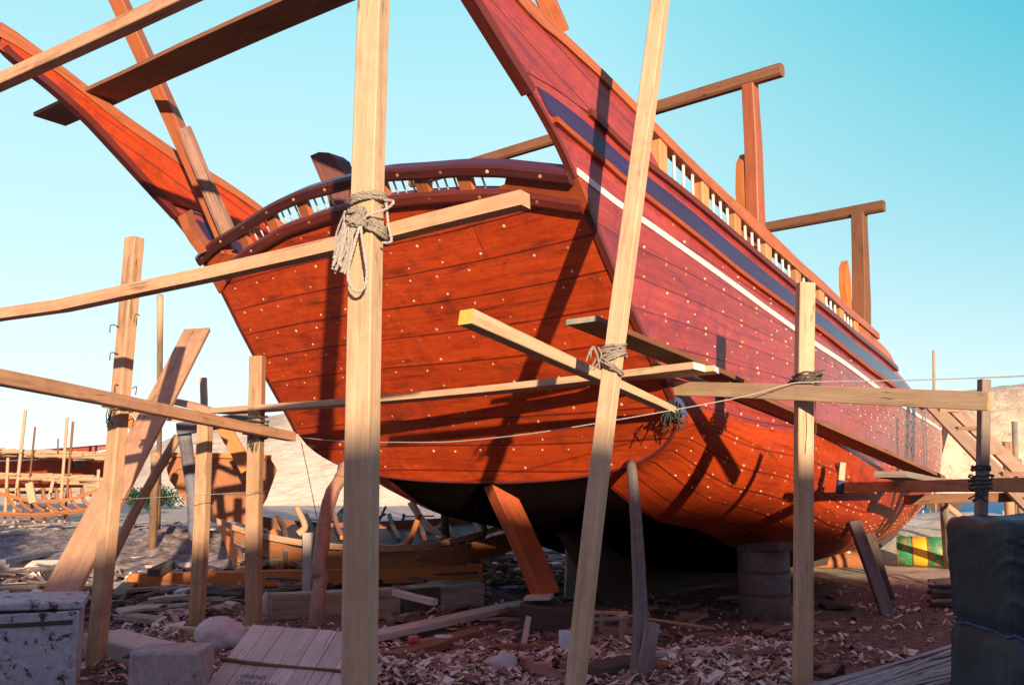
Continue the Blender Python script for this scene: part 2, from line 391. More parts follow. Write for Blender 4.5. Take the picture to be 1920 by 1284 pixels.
# cliffs and dunes across the bay
prof=[(-400,905),(150,898),(230,868),(290,832),(340,812),(440,790),(560,772),(900,740),(1300,745),(1640,752),(1720,745),(1780,738),(1850,730),(1920,722),(2100,700),(2600,690)]
def hillf(px0,px1,Y0,nx,mat,name,rough,amp):
    v=[];f=[];ny=26;nxn=nx
    for i in range(nxn):
        px=px0+(px1-px0)*i/(nxn-1)
        top=at(px,sm(px,prof,30),Y0+28)
        for j in range(ny):
            a=j/(ny-1)
            Y=Y0+28*a if a<1 else Y0+28
            X=at(px,880,Y).x
            z=-1.3+(top.z+1.3)*(math.sin(a*math.pi/2)**rough)
            nz=noise.fractal(Vector((X*.09,Y*.09,z*.12)),1.,2.1,5)*amp
            gul=abs(noise.noise(Vector((X*.22,z*.05,7))))*amp*1.5
            v.append((X,Y-(nz+gul)*math.sin(a*math.pi),z+(noise.noise(Vector((X*.25,0,5)))*.5 if j==ny-1 else 0)))
        v.append((X*1.6,Y*1.6,top.z*.9))
    n=ny+1
    for i in range(nxn-1):
        for j in range(n-1):
            a=i*n+j;f.append((a,a+n,a+n+1,a+1))
    o=mk(name,v,f,mat,smooth=True,base=(0,0,0));o['kind']='structure';return o
hillf(1450,2700,128,150,'hill','cliff',.8,1.6)
hillf(-300,1440,60,120,'dune','hill',1.2,.35)
# bright sand bank behind the drum
v=[];f=[];nx,ny=70,24
for j in range(ny):
    for i in range(nx):
        k=j/(ny-1);px=1560+620*i/(nx-1);Y=19.5+11*k
        e=min(1,i/8)*math.sin(math.pi*min(1,k*1.25/2+.0))**.9*(1 if k<.8 else max(0,(1-k)/.2))
        x=at(px,1000,Y).x
        v.append((x,Y,-.08+e*(.78+.18*noise.noise(Vector((x*.5,Y*.4,1)))+.06*noise.noise(Vector((x*2,Y*2,1))))))
for j in range(ny-1):
    for i in range(nx-1):a=j*nx+i;f.append((a,a+1,a+nx+1,a+nx))
o=mk('sand_bank',v,f,'dune',smooth=True,base=(0,0,0));o['kind']='structure'
# unseen ridge added behind the photographer, its crest shaped to shade the nearer ground
Hp=[(-40,4.6),(-12,4.6),(-7,4.0),(-5.6,3.4),(-4.9,2.35),(-4,2.1),(-2.2,2.1),(-1.2,2.42),(0,2.62),(.9,2.75),(1.2,2.98),(2.1,3.0),(2.35,2.84),(2.6,2.82),(4.1,2.92),(7.9,2.86),(8.8,2.35),(9.6,2.15),(10.6,2.0),(13,2.05),(16,3.4),(24,3.6),(60,3.6)]
YR=-22.
v=[];f=[]
pp=lin(-40,60,160)
for p in pp:
    x=p-.2309*YR;zt=interp(p,Hp)-.135*YR+.05*noise.noise(Vector((p*2.2,0,0)))
    for (dy,k) in((10,0),(3,.75),(0,1),(-1.5,1),(-9,.6),(-26,0)):v.append((x,YR+dy,zt*k-(.3 if k==0 else 0)))
for i in range(len(pp)-1):
    for j in range(5):
        a=i*6+j;f.append((a,a+6,a+7,a+1))
o=mk('hill',v,f,'dune',smooth=True,base=(0,0,0));o['kind']='structure'  # added sun blocker out of view, not the far dune of the same name
# ============================================================= THE BOAT
BP=[(-4,2.9),(-2,2.9),(0,2.92),(2,3.1),(4,3.2),(5.3,3.15),(7,2.98),(10,2.58),(12,2.2),(14,1.7),(16,1.12),(18,.56),(20,.0),(21,0)]
def B(u): return sm(u,BP,.6) if u<18.5 else interp(u,BP)
AFT=[(-2.8,6.38),(-2.3,6.16),(-1.8,5.87),(-1.36,5.53),(-.91,5.18),(-.58,4.93),(-.25,4.62),(0,4.3),(.2,4.02),(.45,3.65),(.8,3.18),(1.34,2.5),(1.91,1.67),(2.2,1.3)]
AZs=[(p[1],p[0]) for p in AFT][::-1]
def aft(z):return sm(z,AZs,.08)
def aftlin(z):return aft(z) if z<4.25 else aft(4.25)-(z-4.25)*.72
UP=[(-.8,5.13),(-.3,5.1),(.14,5.02),(.71,4.79),(1.53,4.58),(2.5,4.3),(3.27,4.09),(4,3.91),(5.94,3.62),(8.28,3.4),(10,3.1),(12,3.0),(14,3.0),(17,3.06),(20,3.2)]
LO=[(-.45,4.88),(-.31,4.82),(.2,4.67),(.66,4.5),(1.44,4.27),(2.5,3.95),(3.25,3.77),(4,3.61),(5.5,3.36),(6.55,3.23),(7.8,3.13),(10,2.98),(11,2.93)]
STp=[(-.1,4.45),(.57,4.24),(.91,4.16),(1.58,3.98),(2,3.87),(3.2,3.57),(3.96,3.4),(4.41,3.31),(6.59,3.03),(7.85,2.89),(10,2.76),(12,2.72),(14,2.75),(17,2.88),(20,3.1)]
CAPT=[(-2.8,6.69),(-2.21,6.44),(-1.42,6.08),(-.63,5.78),(0,5.6),(.41,5.47),(.86,5.3),(1.69,4.98),(2.29,4.78),(3.11,4.55),(4.1,4.27),(5.62,3.98),(7.2,3.82)]
CAPL=[(-2.8,6.51),(-2.23,6.33),(-1.4,5.93),(-.55,5.6),(-.27,5.56),(.3,5.4),(.84,5.2),(1.06,5.1),(1.92,4.77),(3.1,4.37),(4.1,4.12),(5.62,3.86),(7.2,3.72)]
Z0=[(-1,1.67),(1.91,1.67),(2.5,1.32),(3.0,1.10),(3.8,.97),(4.3,.84),(4.8,.64),(5.6,.42),(6.6,.30),(13,.30),(13.65,.33),(15.57,.66),(17,1.19),(18.5,1.95),(19.3,2.45),(20,3.06)]
def z0(u):return interp(u,Z0)
NE=[(-1,2.7),(2,2.6),(3,2.7),(5,2.8),(7,2.8),(9,2.4),(13,1.65),(17,1.4),(20,1.3)]
def sec(u,q):
    """q 0..1 from keel line to sheer ; returns lateral, z"""
    zt=sm(u,UP,.15) if u<19.5 else interp(u,UP);zb=z0(u)
    zm=min(2.55,zb+(zt-zb)*.62);n=interp(u,NE);b=B(u)
    qm=.56
    if q<=qm:
        a=q/qm*math.pi/2
        return b*math.sin(a)**(2/n), zm-(zm-zb)*math.cos(a)**(2/n)
    k=(q-qm)/(1-qm)
    bulge=.09*math.sin(math.pi*min(1,k))*interp(u,[(0,.3),(3,1),(14,1),(20,0)])
    return b+bulge*0+ (.10*(1-k)-.10*(1-k)**2)*1.0*interp(u,[(0,0),(2,1),(12,1),(20,0)]), zm+(zt-zm)*k
def sideB(u,z):
    zt=sm(u,UP,.15);zb=z0(u);zm=min(2.55,zb+(zt-zb)*.62)
    if z<=zm:
        n=interp(u,NE);s=max(0,min(1,(z-zb)/(zm-zb)));return B(u)*(1-(1-s)**n)**(1/n)
    k=min(1,(z-zm)/(zt-zm));return B(u)+(.10*(1-k)-.10*(1-k)**2)*interp(u,[(0,0),(2,1),(12,1),(20,0)])
def ustart(q):
    u=1.9
    for _ in range(60):
        l,z=sec(u,q);u=u*.5+.5*aft(min(max(z,1.3),6.38))
    return u
keelp=b2w(5,0,0)
boat=empty('wooden_boat',keelp,'huge red brown wooden boat on the stocks with raised stern wings and broad transom','boat')
nq,nu=46,90
m=MB();pegs=[]
for side in(1,-1):
    b=len(m.v);rows=[]
    for j in range(nq+1):
        q=j/nq;us0=ustart(q);row=[]
        for i in range(nu+1):
            a=i/nu;a=a*(.55+.45*a);u=us0+(20-us0)*a
            l,z=sec(u,q);row.append((u,l,z))
        rows.append(row)
    for j in range(nq+1):
        for (u,l,z) in rows[j]:m.v.append(b2w(u,l*side,z))
    for j in range(nq):
        for i in range(nu):
            a=b+j*(nu+1)+i;idx=(a,a+1,a+nu+2,a+nu+1)
            vj=j/nq*17;vj2=(j+1)/nq*17
            uvs=((rows[j][i][0],vj),(rows[j][i+1][0],vj),(rows[j+1][i+1][0],vj2),(rows[j+1][i][0],vj2))
            if side<0:idx=idx[::-1];uvs=uvs[::-1]
            m.quad(idx,uvs,2 if j<8 else (3 if j<24 else 0))  # dark lowest rows paint in shade; orange under crimson rows paints in reflected light
def pegdisc(m,c,nrm,r,mi=1):
    nrm=nrm.normalized();a=Vector((0,0,1)) if abs(nrm.z)<.9 else Vector((1,0,0))
    t=nrm.cross(a).normalized();q=nrm.cross(t);b=len(m.v);n=6;ph=R.random()
    for k in range(n):
        an=2*math.pi*k/n+ph;m.v.append(c+(t*math.cos(an)+q*math.sin(an))*r-nrm*.004)
    for k in range(n):
        an=2*math.pi*k/n+ph;m.v.append(c+(t*math.cos(an)+q*math.sin(an))*r*.8+nrm*.006)
    m.quad([b+n+k for k in range(n)],[(0,0)]*n,mi)
    for k in range(n):
        k2=(k+1)%n;m.quad((b+k,b+k2,b+n+k2,b+n+k),[(0,0)]*4,mi)
# pegs along each plank, in pairs on each frame
for side in(1,):
    u=.6
    while u<19:
        for pl in range(5,17):
            for dv in(.12,.5,.88):
                q=(pl+dv)/17
                uu=u+(.13 if dv==.5 else 0)+R.uniform(-.02,.02)
                if dv==.5 and R.random()<.6:continue
                if uu<ustart(q)+.1:continue
                if R.random()<.06:continue
                l,z=sec(uu,q)
                if z>interp(uu,LO)-.05 or l<.1 or abs(z-interp(uu,STp))<.06:continue
                P=b2w(uu,l*side,z)
                l2,z2=sec(uu+.05,q);l3,z3=sec(uu,q+.01)
                n=(b2w(uu+.05,l2*side,z2)-P).cross(b2w(uu,l3*side,z3)-P)
                if n.dot(b2w(uu,l*side+side,z)-P)<0:n=-n
                pegdisc(m,P,n,.010+.007*R.random())
        u+=.33
M['bottom']=wood('bottom planks with painted shade',(.005,.003,.003),(.014,.007,.006),rough=1.,planks=True,stainamt=.5,stain=(.006,.004,.004))  # near-black colour stands in for the deep shade under the hull
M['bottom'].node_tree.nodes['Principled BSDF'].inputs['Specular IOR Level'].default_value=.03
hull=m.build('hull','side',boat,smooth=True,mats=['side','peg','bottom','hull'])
for p in hull.data.polygons:
    if p.material_index==1:p.use_smooth=False
# sheer strake, stripe and mouldings ---------------------------------
def strip(zlo,zhi,off,th,u0,u1,side=1,n=60,du=0.):
    m=MB();pts=[];rings=[]
    for i in range(n+1):
        u=u0+(u1-u0)*i/n
        v_=u+du*(1-i/n)**3
        a,b=zlo(u),zhi(v_)
        la,lb=sideB(u,a),sideB(v_,b)
        rings.append([b2w(u,side*(la+off),a),b2w(v_,side*(lb+off),b),b2w(v_,side*(lb+off-th),b),b2w(u,side*(la+off-th),a)])
        pts.append(rings[-1][0])
    m.sweep(pts,rings);return m
for sd,nm in((1,''),(-1,'')):
    strip(lambda u:sm(u,LO,.15),lambda u:sm(u,LO,.15)+(sm(u,UP,.15)-sm(u,LO,.15))*.66,.012,.03,-.38,8.9,sd,60,-.16).build('sheer_strake','strake',boat)
    strip(lambda u:sm(u,STp,.15)-.034,lambda u:sm(u,STp,.15)+.03,.010,.03,.0,19.6,sd,110).build('painted_stripe','white',boat)
    strip(lambda u:sm(u,LO,.15)-.055,lambda u:sm(u,LO,.15)-.005,.05,.08,-.32,10.4,sd).build('rubbing_rail','redw',boat)
    strip(lambda u:sm(u,UP,.15)-.03,lambda u:sm(u,UP,.15)+.035,.05,.07,.16,8.3,sd).build('rubbing_rail','trim',boat)
# transom ---------------------------------------------------------------
ZB=[(0,1.67),(1.6,1.70),(2.0,1.75),(2.3,1.82),(2.55,1.95),(2.75,2.15),(2.9,2.35),(3.0,2.52),(3.03,2.6)]
ZT=[(-3.05,4.12),(-2.9,4.16),(-2.45,4.36),(-2.04,4.45),(-1.66,4.5),(-1.11,4.57),(-.3,4.59),(.62,4.56),(1.1,4.51),(1.7,4.43),(2.2,4.34),(2.9,4.13),(3.05,4.1)]
ZR=[(-3.05,4.5),(-2.9,4.54),(-2.5,4.63),(-2.03,4.68),(-1.57,4.74),(-1.07,4.80),(-.5,4.83),(.26,4.81),(.81,4.78),(1.34,4.7),(1.78,4.64),(2.24,4.55),(2.71,4.42),(3.05,4.33)]
_pts=[sec(ustart(k/60*.56),k/60*.56) for k in range(61)]
ZB=[(l,z) for l,z in _pts]
LMAX=_pts[-1][0]
def wz_(z):return 1.
def wz(z):
    if z<=_pts[-1][1]:return 1.
    u=aftlin(z);return sideB(u,z)/LMAX
def trp(l,z,o=0.):
    u=aftlin(z);return b2w(u-o*.8,l,z-o*.55)
m=MB();nl,nz=70,30
for j in range(nz+1):
    for i in range(nl+1):
        l=-LMAX+2*LMAX*i/nl;zb=interp(abs(l),ZB);zt=sm(l,ZT,.1);z=zb+(zt-zb)*j/nz
        m.v.append(trp(l*wz(z),z))
def trv(i,j):
    l=-LMAX+2*LMAX*i/nl;zb=interp(abs(l),ZB);zt=sm(l,ZT,.1);z=zb+(zt-zb)*j/nz
    return (l+40,(z-.02)/.298+.06*math.sin(l*1.1))
for j in range(nz):
    for i in range(nl):
        a=j*(nl+1)+i
        m.quad((a,a+1,a+nl+2,a+nl+1),(trv(i,j),trv(i+1,j),trv(i+1,j+1),trv(i,j+1)),0)
for k in range(6,15):
    for dv in(.2,.8):
        l=-2.85+R.uniform(0,.2)
        while l<2.95:
            z=(k+dv-.06*math.sin(l*1.1))*.298+.02+R.uniform(-.015,.015)
            if z>interp(abs(l),ZB)+.06 and z<sm(l,ZT,.1)-.1 and R.random()>.1:
                c=trp(l*wz(z),z);pegdisc(m,c,(trp(l,z,1)-trp(l,z)),.009+.011*R.random())
            l+=.43+R.uniform(-.09,.09)+(.14 if dv<.5 else 0)
tr=m.build('transom','hull',boat,smooth=True,mats=['hull','peg'])
for p in tr.data.polygons:
    if p.material_index==1:p.use_smooth=False
def arc(zf,hh,o,th,l0,l1,mat,name,n=60,pg=0):
    m=MB();pts=[];rings=[]
    for i in range(n+1):
        l=l0+(l1-l0)*i/n;z=zf(l)
        a=trp(l,z-hh,o);b=trp(l,z-hh*.55,o+.02);c=trp(l,z+hh*.55,o+.02);d=trp(l,z+hh,o)
        e=trp(l,z+hh,o-th);g_=trp(l,z-hh,o-th)
        rings.append([a,b,c,d,e,g_]);pts.append(a)
    m.sweep(pts,rings)
    l=l0+.15
    while pg and l<l1:
        c=trp(l,zf(l),o+.022);pegdisc(m,c,(trp(l,zf(l),1)-trp(l,zf(l))),.02);l+=pg
    o_=m.build(name,mat,boat,mats=[mat,'peg']);return o_
arc(lambda l:sm(l,ZT,.1),.055,.05,.12,-2.62,2.92,'trim','lower_rail',pg=.62)
M['toprail']=wood('dark red rail',(.06,.012,.012),(.13,.028,.022),rough=.38,coat=.5,stainamt=.2)
arc(lambda l:sm(l,ZR,.1),.055,.07,.16,-3.0,2.93,'toprail','top_rail',pg=.55)
# solid corner boards with a curved end, either side of the balustrade
for l0,l1,s_ in((1.95,2.98,1),(-3.0,-2.2,-1)):
    m=MB();n=14;pts=[];rings=[]
    for i in range(n+1):
        a=i/n;l=l0+(l1-l0)*a;e=a if s_>0 else 1-a
        zb=sm(l,ZT,.1)-.02;ft=interp(e,[(0,.05),(.1,.35),(.22,.5),(.3,.97),(1,1)])
        zt=zb+(sm(l,ZR,.1)-.02-zb)*ft
        rings.append([trp(l,zb,.02),trp(l,zt,.02),trp(l,zt,-.04),trp(l,zb,-.04)]);pts.append(rings[-1][0])
    m.sweep(pts,rings);m.build('corner_board','redw',boat)
def stick(p0,p1,r,mat,name,par):
    m=MB();m.tube([p0,p1],r,n=7);return m.build(name,mat,par,smooth=True)
posts=[-1.95,-1.28,-.66,-.02,.62,1.18,1.72]
for l in posts:
    if abs(l+.02)<.01:continue
    za,zb=sm(l,ZT,.1)+.03,sm(l,ZR,.1)-.03
    m=MB();m.beam(trp(l,za,0.),trp(l+.03,zb,0.),.16,.07,up=trp(l,za,1)-trp(l,za),n=1,jit=0);m.build('baluster_post','rail',boat)
allp=sorted(posts+[-2.35,2.15])
for a,b in zip(allp[:-1],allp[1:]):
    if a<-2.2:ks=(.6,)
    elif b>2.1:ks=(.4,)
    else:ks=(.27,.48,.70)
    for k in ks:
        l=a+(b-a)*k+.02;stick(trp(l,sm(l,ZT,.1)+.04,-.02),trp(l+.02,sm(l,ZR,.1)-.03,-.02),.011,'white','baluster',boat)
# timber head standing up through the stern rail
pt=[at(x,y,11.25) for x,y in((596,297),(628,372),(640,420),(668,420),(668,345),(656,322),(648,318),(642,300),(630,291),(612,290))]
outline_plate(pt,.24,(SA,CA,0),'timber_head','trim',boat)
# wings: solid boards above the sheer at each quarter ---------------------
def cut(x,pts):return interp(x,pts)
ZA=[(p[0],p[1]) for p in AFT]
def wingboard(sd):
    m=MB();nu_,nv=50,8;th=.07
    def zl(u):
        a=sm(u,ZA,.05);b=interp(u,UP)
        if u<-.75:return a
        return b
    e=[]
    for side_off in(.0,-th):
        for i in range(nu_+1):
            for j in range(nv+1):
                k=j/nv
                uend=1.5-(1.5-.86)*k
                u=-2.8+(uend+2.8)*i/nu_
                lo,hi=zl(u),sm(u,CAPL,.08)+.02
                if u>.86:
                    hi=5.2-(u-.86)*(5.2-4.6)/.64
                z=lo+(hi-lo)*k if u<.86 else lo+(max(hi,lo+.01)-lo)*k
                m.v.append(b2w(u,sd*(B(u)+.004+side_off),z))
    n=nv+1;tot=(nu_+1)*n
    for i in range(nu_):
        for j in range(nv):
            a=i*n+j
            for o,fl in((0,False),(tot,True)):
                idx=[o+a,o+a+n,o+a+n+1,o+a+1]
                if fl!=(sd<0):idx=idx[::-1]
                vv=[m.v[x] for x in idx]
                m.mi_=2 if (sd<0 and fl) else 0
                m.quad(idx,[((p-b2w(0,0,0)).dot(Vector((SA,CA,0)))*.88-p.z*.3+30,(p.z+.42*((p-b2w(0,0,0)).dot(Vector((SA,CA,0)))))/.27) for p in vv],m.mi_)
    per=[i*n for i in range(nu_+1)]+[nu_*n+j for j in range(1,n)]+[i*n+nv for i in range(nu_-1,-1,-1)]+[j for j in range(nv-1,0,-1)]
    for i in range(len(per)):
        a,b=per[i],per[(i+1)%len(per)];m.quad((a,b,tot+b,tot+a) if sd<0 else (a,tot+a,tot+b,b),((0,0),(.1,0),(.1,.07),(0,.07)),1)
    return m.build('stern_wing','side',boat,mats=['side','trim','hull'])
wingboard(1);wingboard(-1)
def capf(sd,u1):
    m=MB();pts=[];rings=[];n=60
    for i in range(n+1):
        u=-2.82+(u1+2.82)*i/n;zt,zl=sm(u,CAPT,.1),sm(u,CAPL,.1)
        l=B(u)
        rings.append([b2w(u,sd*(l+.035),zl),b2w(u,sd*(l+.035),zt-.015),b2w(u,sd*(l+.02),zt),b2w(u,sd*(l-.08),zt),b2w(u,sd*(l-.09),zt-.015),b2w(u,sd*(l-.09),zl)])
        pts.append(rings[-1][0])
    m.sweep(pts,rings);return m.build('cap_rail','rail',boat)
capf(1,7.2);capf(-1,7.2)
# edge timbers up each side of the transom
for sd in(1,-1):
    m=MB();pts=[];rings=[]
    for i in range(41):
        z=5.0-(5.0-2.35)*i/40;u=aft(z);l=B(u)*1.0+.012
        w=.05
        rings.append([b2w(u-.02,sd*(l+.012),z),b2w(u+.055,sd*(l+.012),z-.02),b2w(u+.055,sd*(l-.05),z-.02),b2w(u-.02,sd*(l-.055),z)])
        pts.append(rings[-1][0])
    m.sweep(pts,rings);m.build('edge_timber','trim',boat)
    m=MB();pts=[];rings=[]
    for i in range(31):
        z=6.40-(6.40-4.95)*i/30;u=aft(z);l=B(u)+.01
        rings.append([b2w(u-.02,sd*(l+.02),z-.01),b2w(u+.035,sd*(l+.02),z+.055),b2w(u+.035,sd*(l-.09),z+.055),b2w(u-.02,sd*(l-.10),z-.01)])
        pts.append(rings[-1][0])
    m.sweep(pts,rings);m.build('wing_edge','trim',boat)
# lower corner rim of the transom
m=MB();pts=[]
for i in range(61):
    l=-LMAX+2*LMAX*i/60;pts.append(trp(l,interp(abs(l),ZB),.0)+Vector((0,0,.008)))
m.tube(pts,.02,n=6);m.build('edge_timber','trim',boat,smooth=True)
# side balustrade
pu=[1.28,2.0,2.62,3.28,4.0,4.7,5.42,6.05]
for u in pu:
    l=B(u)-.035;a=b2w(u,l,sm(u,UP,.1)+.02);b=b2w(u,l,sm(u,CAPL,.1)+.02)
    m=MB();m.beam(a,b,.14,.10,up=(CA,-SA,0),n=1,jit=0);m.build('baluster_post','orange2',boat)
for a,b in zip([1.0]+pu[:-1],pu):
    for k in((.35,) if b-a<.4 else (.3,.52,.74)):
        u=a+(b-a)*k;l=B(u)-.02;stick(b2w(u,l,sm(u,UP,.1)+.02),b2w(u,l,sm(u,CAPL,.1)+.02),.017,'white','baluster',boat)
# solid bulwark forward of the balustrade
m=MB();pts=[];rings=[]
for i in range(21):
    u=5.9+(8.5-5.9)*i/20
    zt=interp(u,[(5.9,3.72),(6.05,3.78),(6.3,3.80),(7.15,3.72),(7.3,3.70),(7.8,3.64),(8.1,3.57),(8.35,3.46),(8.5,3.41)]);zl=interp(u,UP) if u>6.5 else interp(u,[(5.9,3.70),(6.1,3.69),(6.35,3.62),(6.5,3.57)])
    l=B(u);rings.append([b2w(u,l,zl),b2w(u,l,zt),b2w(u,l-.07,zt),b2w(u,l-.07,zl)]);pts.append(rings[-1][0])
m.sweep(pts,rings);m.build('bulwark_board','rail',boat)
# deck
m=MB()
us=lin(.6,19.3,40)
for u in us:
    z=sm(u,UP,.2)-.45;z=min(z,4.1) if u<1.2 else z
    for s_ in(-1,1):m.v.append(b2w(u,s_*(B(u)-.05),z))
for i in range(len(us)-1):
    m.quad((2*i,2*i+1,2*i+3,2*i+2),((us[i],0),(us[i],18),(us[i+1],18),(us[i+1],0)))
m.build('deck','brownboat',boat)
# keel, stern post and stem post
m=MB();pts=[];rings=[]
path=[(4.35,.27),(6,.27),(13.3,.27),(14.5,.38),(15.6,.6),(17,1.12),(18.5,1.88),(19.3,2.38),(20.05,3.05),(20.15,3.35)]
for i,(u,z) in enumerate(path):
    a=path[max(i-1,0)];b=path[min(i+1,len(path)-1)];d=Vector((b[0]-a[0],b[1]-a[1])).normalized();nn=Vector((d.y,-d.x))
    e=.0
    rings.append([b2w(u-nn.x*.12,.1,z-nn.y*.12),b2w(u-nn.x*.12,-.1,z-nn.y*.12),b2w(u+nn.x*.22,-.08,z+nn.y*.22),b2w(u+nn.x*.22,.08,z+nn.y*.22)]);pts.append(b2w(u,0,z))
m.sweep(pts,rings);m.build('keel','dark',boat)
outline_plate([b2w(u,0,z) for u,z in((3.75,1.08),(4.42,.25),(6.9,.25),(6.9,.42),(5.5,.62),(4.8,.80),(4.2,1.0))],.16,(CA,-SA,0),'deadwood','dark',boat)
m=MB();m.beam(b2w(4.42,0,.1),b2w(3.55,0,1.14),.18,.26,n=2,up=(SA,CA,0));m.build('stern_post','dark',boat)
# deck frames: pillars and cross beams
def onlat(px,py,lat):
    x,y,z=ray(px,py);k=(lat+CA*OX-SA*OY)/(CA*x-SA*y)
    X,Y=x*k,y*k;return SA*(X-OX)+CA*(Y-OY),H+z*k
for (bx,by,tx,ty,ww,z1,mat1,mat2,ext) in((1423,455,1408,160,.17,.17,'rail','brown',.42),(1615,610,1615,402,.20,.2,'brown','brown',.34)):
    u,z=onlat(bx,by,2.86);u2,zz=onlat(tx,ty,2.86)
    m=MB();m.beam(b2w(u,2.84,z-.3),b2w(u2,2.84,zz),ww*1.25,ww,up=(CA,-SA,0),w2=ww*.95,h2=ww*.9,n=3);m.build('deck_pillar',mat1,boat)
    m=MB();m.beam(b2w(u,-2.84,z-.3),b2w(u2,-2.84,zz),ww*1.25,ww,up=(CA,-SA,0),w2=ww*.95,n=3);m.build('deck_pillar',mat1,boat)
    m=MB();m.beam(b2w(u2-.02,2.86+ext,zz+.07),b2w(u2+.02,-3.2,zz+.07),.13,.16,n=6,ch=.2);m.build('cross_beam',mat2,boat)
    # knee beside the pillar
    kp=[b2w(u2-.12,2.62,z-.2)]
    k=[(0,0),(.0,.5),(-.05,.95),(.0,1.35),(.12,1.5),(.18,1.4),(.12,1.0),(.16,.5),(.2,0)] if ww<.19 else [(-.12,0),(-.14,.35),(-.08,.7),(-.14,1.0),(-.1,1.35),(.02,1.5),(.1,1.2),(.1,.5),(.12,0)]
    s_=(zz-z)*.62
    outline_plate([b2w(u+a_*.9-.1,2.7,z-.2+b_*s_/1.5*1.1) for a_,b_ in k],.1,(CA,-SA,0),'pillar_knee','orange',boat)
# leaning quarter timbers
def q(px,py,lat):
    u,z=onlat(px,py,lat);return b2w(u,lat,z)
m=MB();m.beam(q(432,470,-2.45),q(205,-40,-2.45),.17,.17,up=(CA,-SA,0),roll=.5,n=4,jit=.004);m.build('quarter_timber','rail',boat)
m=MB();m.beam(q(432,455,-2.3),q(345,240,-2.3),.24,.2,up=(CA,-SA,0),roll=.25,n=7,jit=.012,w2=.2,h2=.15,ch=.4);m.build('timber_splint','old',boat)
m=MB();m.beam(q(385,470,-2.75),q(345,400,-2.75),.22,.12,up=(CA,-SA,0),roll=.5,n=3,jit=.012);m.build('timber_splint','rail',boat)
m=MB();m.beam(q(1050,62,2.72),q(965,-150,2.72),.17,.17,up=(CA,-SA,0),roll=.5,n=4);m.build('quarter_timber','rail',boat)
# ============================================================= SCAFFOLD
def posts2(name,px0,py0,px1,py1,Y,w,h,mat,label,top_extra=0.,roll=.4,Y1=None,foot=None,mats=None,**k):
    a=at(px0,py0,Y);b=at(px1,py1,Y if Y1 is None else Y1)
    d=(b-a);ft=-.12
    b=a+d*((ft-a.z)/d.z)
    a=a-d.normalized()*top_extra
    return tbeam(name,b,a,w,h,mat,label,'post','scaffold posts',up=(0,-1,0),roll=roll,n=8,mats=mats,**k)
posts2('scaffold_post',702.5,0,672,1284,5.5,.165,.135,'fresh','thick nearest pale squared post with a big rope knot tied round it',1.2,roll=-.40,jit=.006)
posts2('scaffold_post',1234,0,1081,1284,6.9,.125,.10,'fresh','pale post leaning right in front of the transom corner, lashed with brown rope',.9,roll=-.55,jit=.008)
posts2('scaffold_post',1511,532,1503.5,1284,7.9,.135,.12,'fresh','straight flat topped pale post in front of the white stripe, bound with dark rope',0,roll=.05,jit=.003)
posts2('scaffold_post',252,446,180,1250,8.9,.15,.12,'tan','tall post at left with its lower end in shade beside the painted box',0,roll=-.5)
posts2('scaffold_post',385,795,369,1178,11.1,.15,.12,'tan','post standing beside the white sack, under the blue ended beam',0,roll=-.3)
posts2('scaffold_post',481,668,476,1180,11.1,.16,.14,'tan','post behind the board lid whose top crosses the left edge of the transom',0,roll=-.15)
posts2('scaffold_post',1843,712,1837,1000,6.9,.07,.07,'grey','thin brown post rising behind the tarpaulin covered load',0,roll=.1)
posts2('scaffold_post',579,998,578,1105,14.2,.15,.13,'pale','short post supporting the rail of the low unfinished boat',0,roll=-.3)
ttube('scaffold_pole',[gr(285,1062),at(292,850,15.8)],.075,'tan','yellow lit round pole by the leaning brown board','pole','scaffold poles')
ttube('scaffold_pole',[gr(297,1040),at(300,640,13.5),at(300.5,556,13.5)],.045,'fresh','thin bamboo pole standing up behind the leaning board at left','pole','scaffold poles')
tbeam('scaffold_post',at(382,800,16),at(382,708,16),.1,.1,'fresh','narrow post top showing above the crossing rails at left','post','scaffold posts',up=(0,-1,0))
ttube('scaffold_pole',[gr(833,1092),at(835,955,15.4)],.07,'dark','dark thin upright under the port side of the transom','pole','scaffold poles')
# poles at right
ttube('scaffold_pole',[gr(1754,985),at(1751,658,33)],.055,'pinkw','tall thin pole right of the bow beyond the green and yellow drum','pole','scaffold poles')
ttube('scaffold_pole',[gr(1776,1062,0.),at(1770,940,15.9)],.07,'grey','grey upright at the right end of the green and yellow drum','pole','scaffold poles')
ttube('scaffold_pole',[at(1800,968,20),at(1772,945,20)],.07,'pinkw','short leaning strut beyond the drum by the water','pole','scaffold poles')
for i,(px,py,pb,Y,lab) in enumerate([(1888,828,945,20,'stub of yellow post on the cliff side behind the ladder'),(1902,790,945,21,'thin pole right of the yellow post stub near the right edge'),(1909,860,940,19,'dark short stake at the right edge before the cliff')]):
    ttube('scaffold_pole',[Vector((at(px,pb,Y).x,Y,-.1)),at(px,py,Y)],.06 if i else .1,'tan' if i==0 else 'grey',lab,'pole','scaffold poles')
# two frames just outside the view on the right, whose shadows cross the bow
for i,(x,y,z1,lab) in enumerate([(8.15,11.3,3.6,'upright just outside the right edge whose shadow crosses the bow'),(8.45,11.0,3.6,'second upright just outside the right edge beside the first'),(6.85,9.9,3.2,'upright beyond the right edge nearest the tarpaulin load')]):
    tbeam('scaffold_post',(x,y,-.1),(x-.05,y,z1),.1,.1,'grey',lab,'post','scaffold posts',up=(0,-1,0))
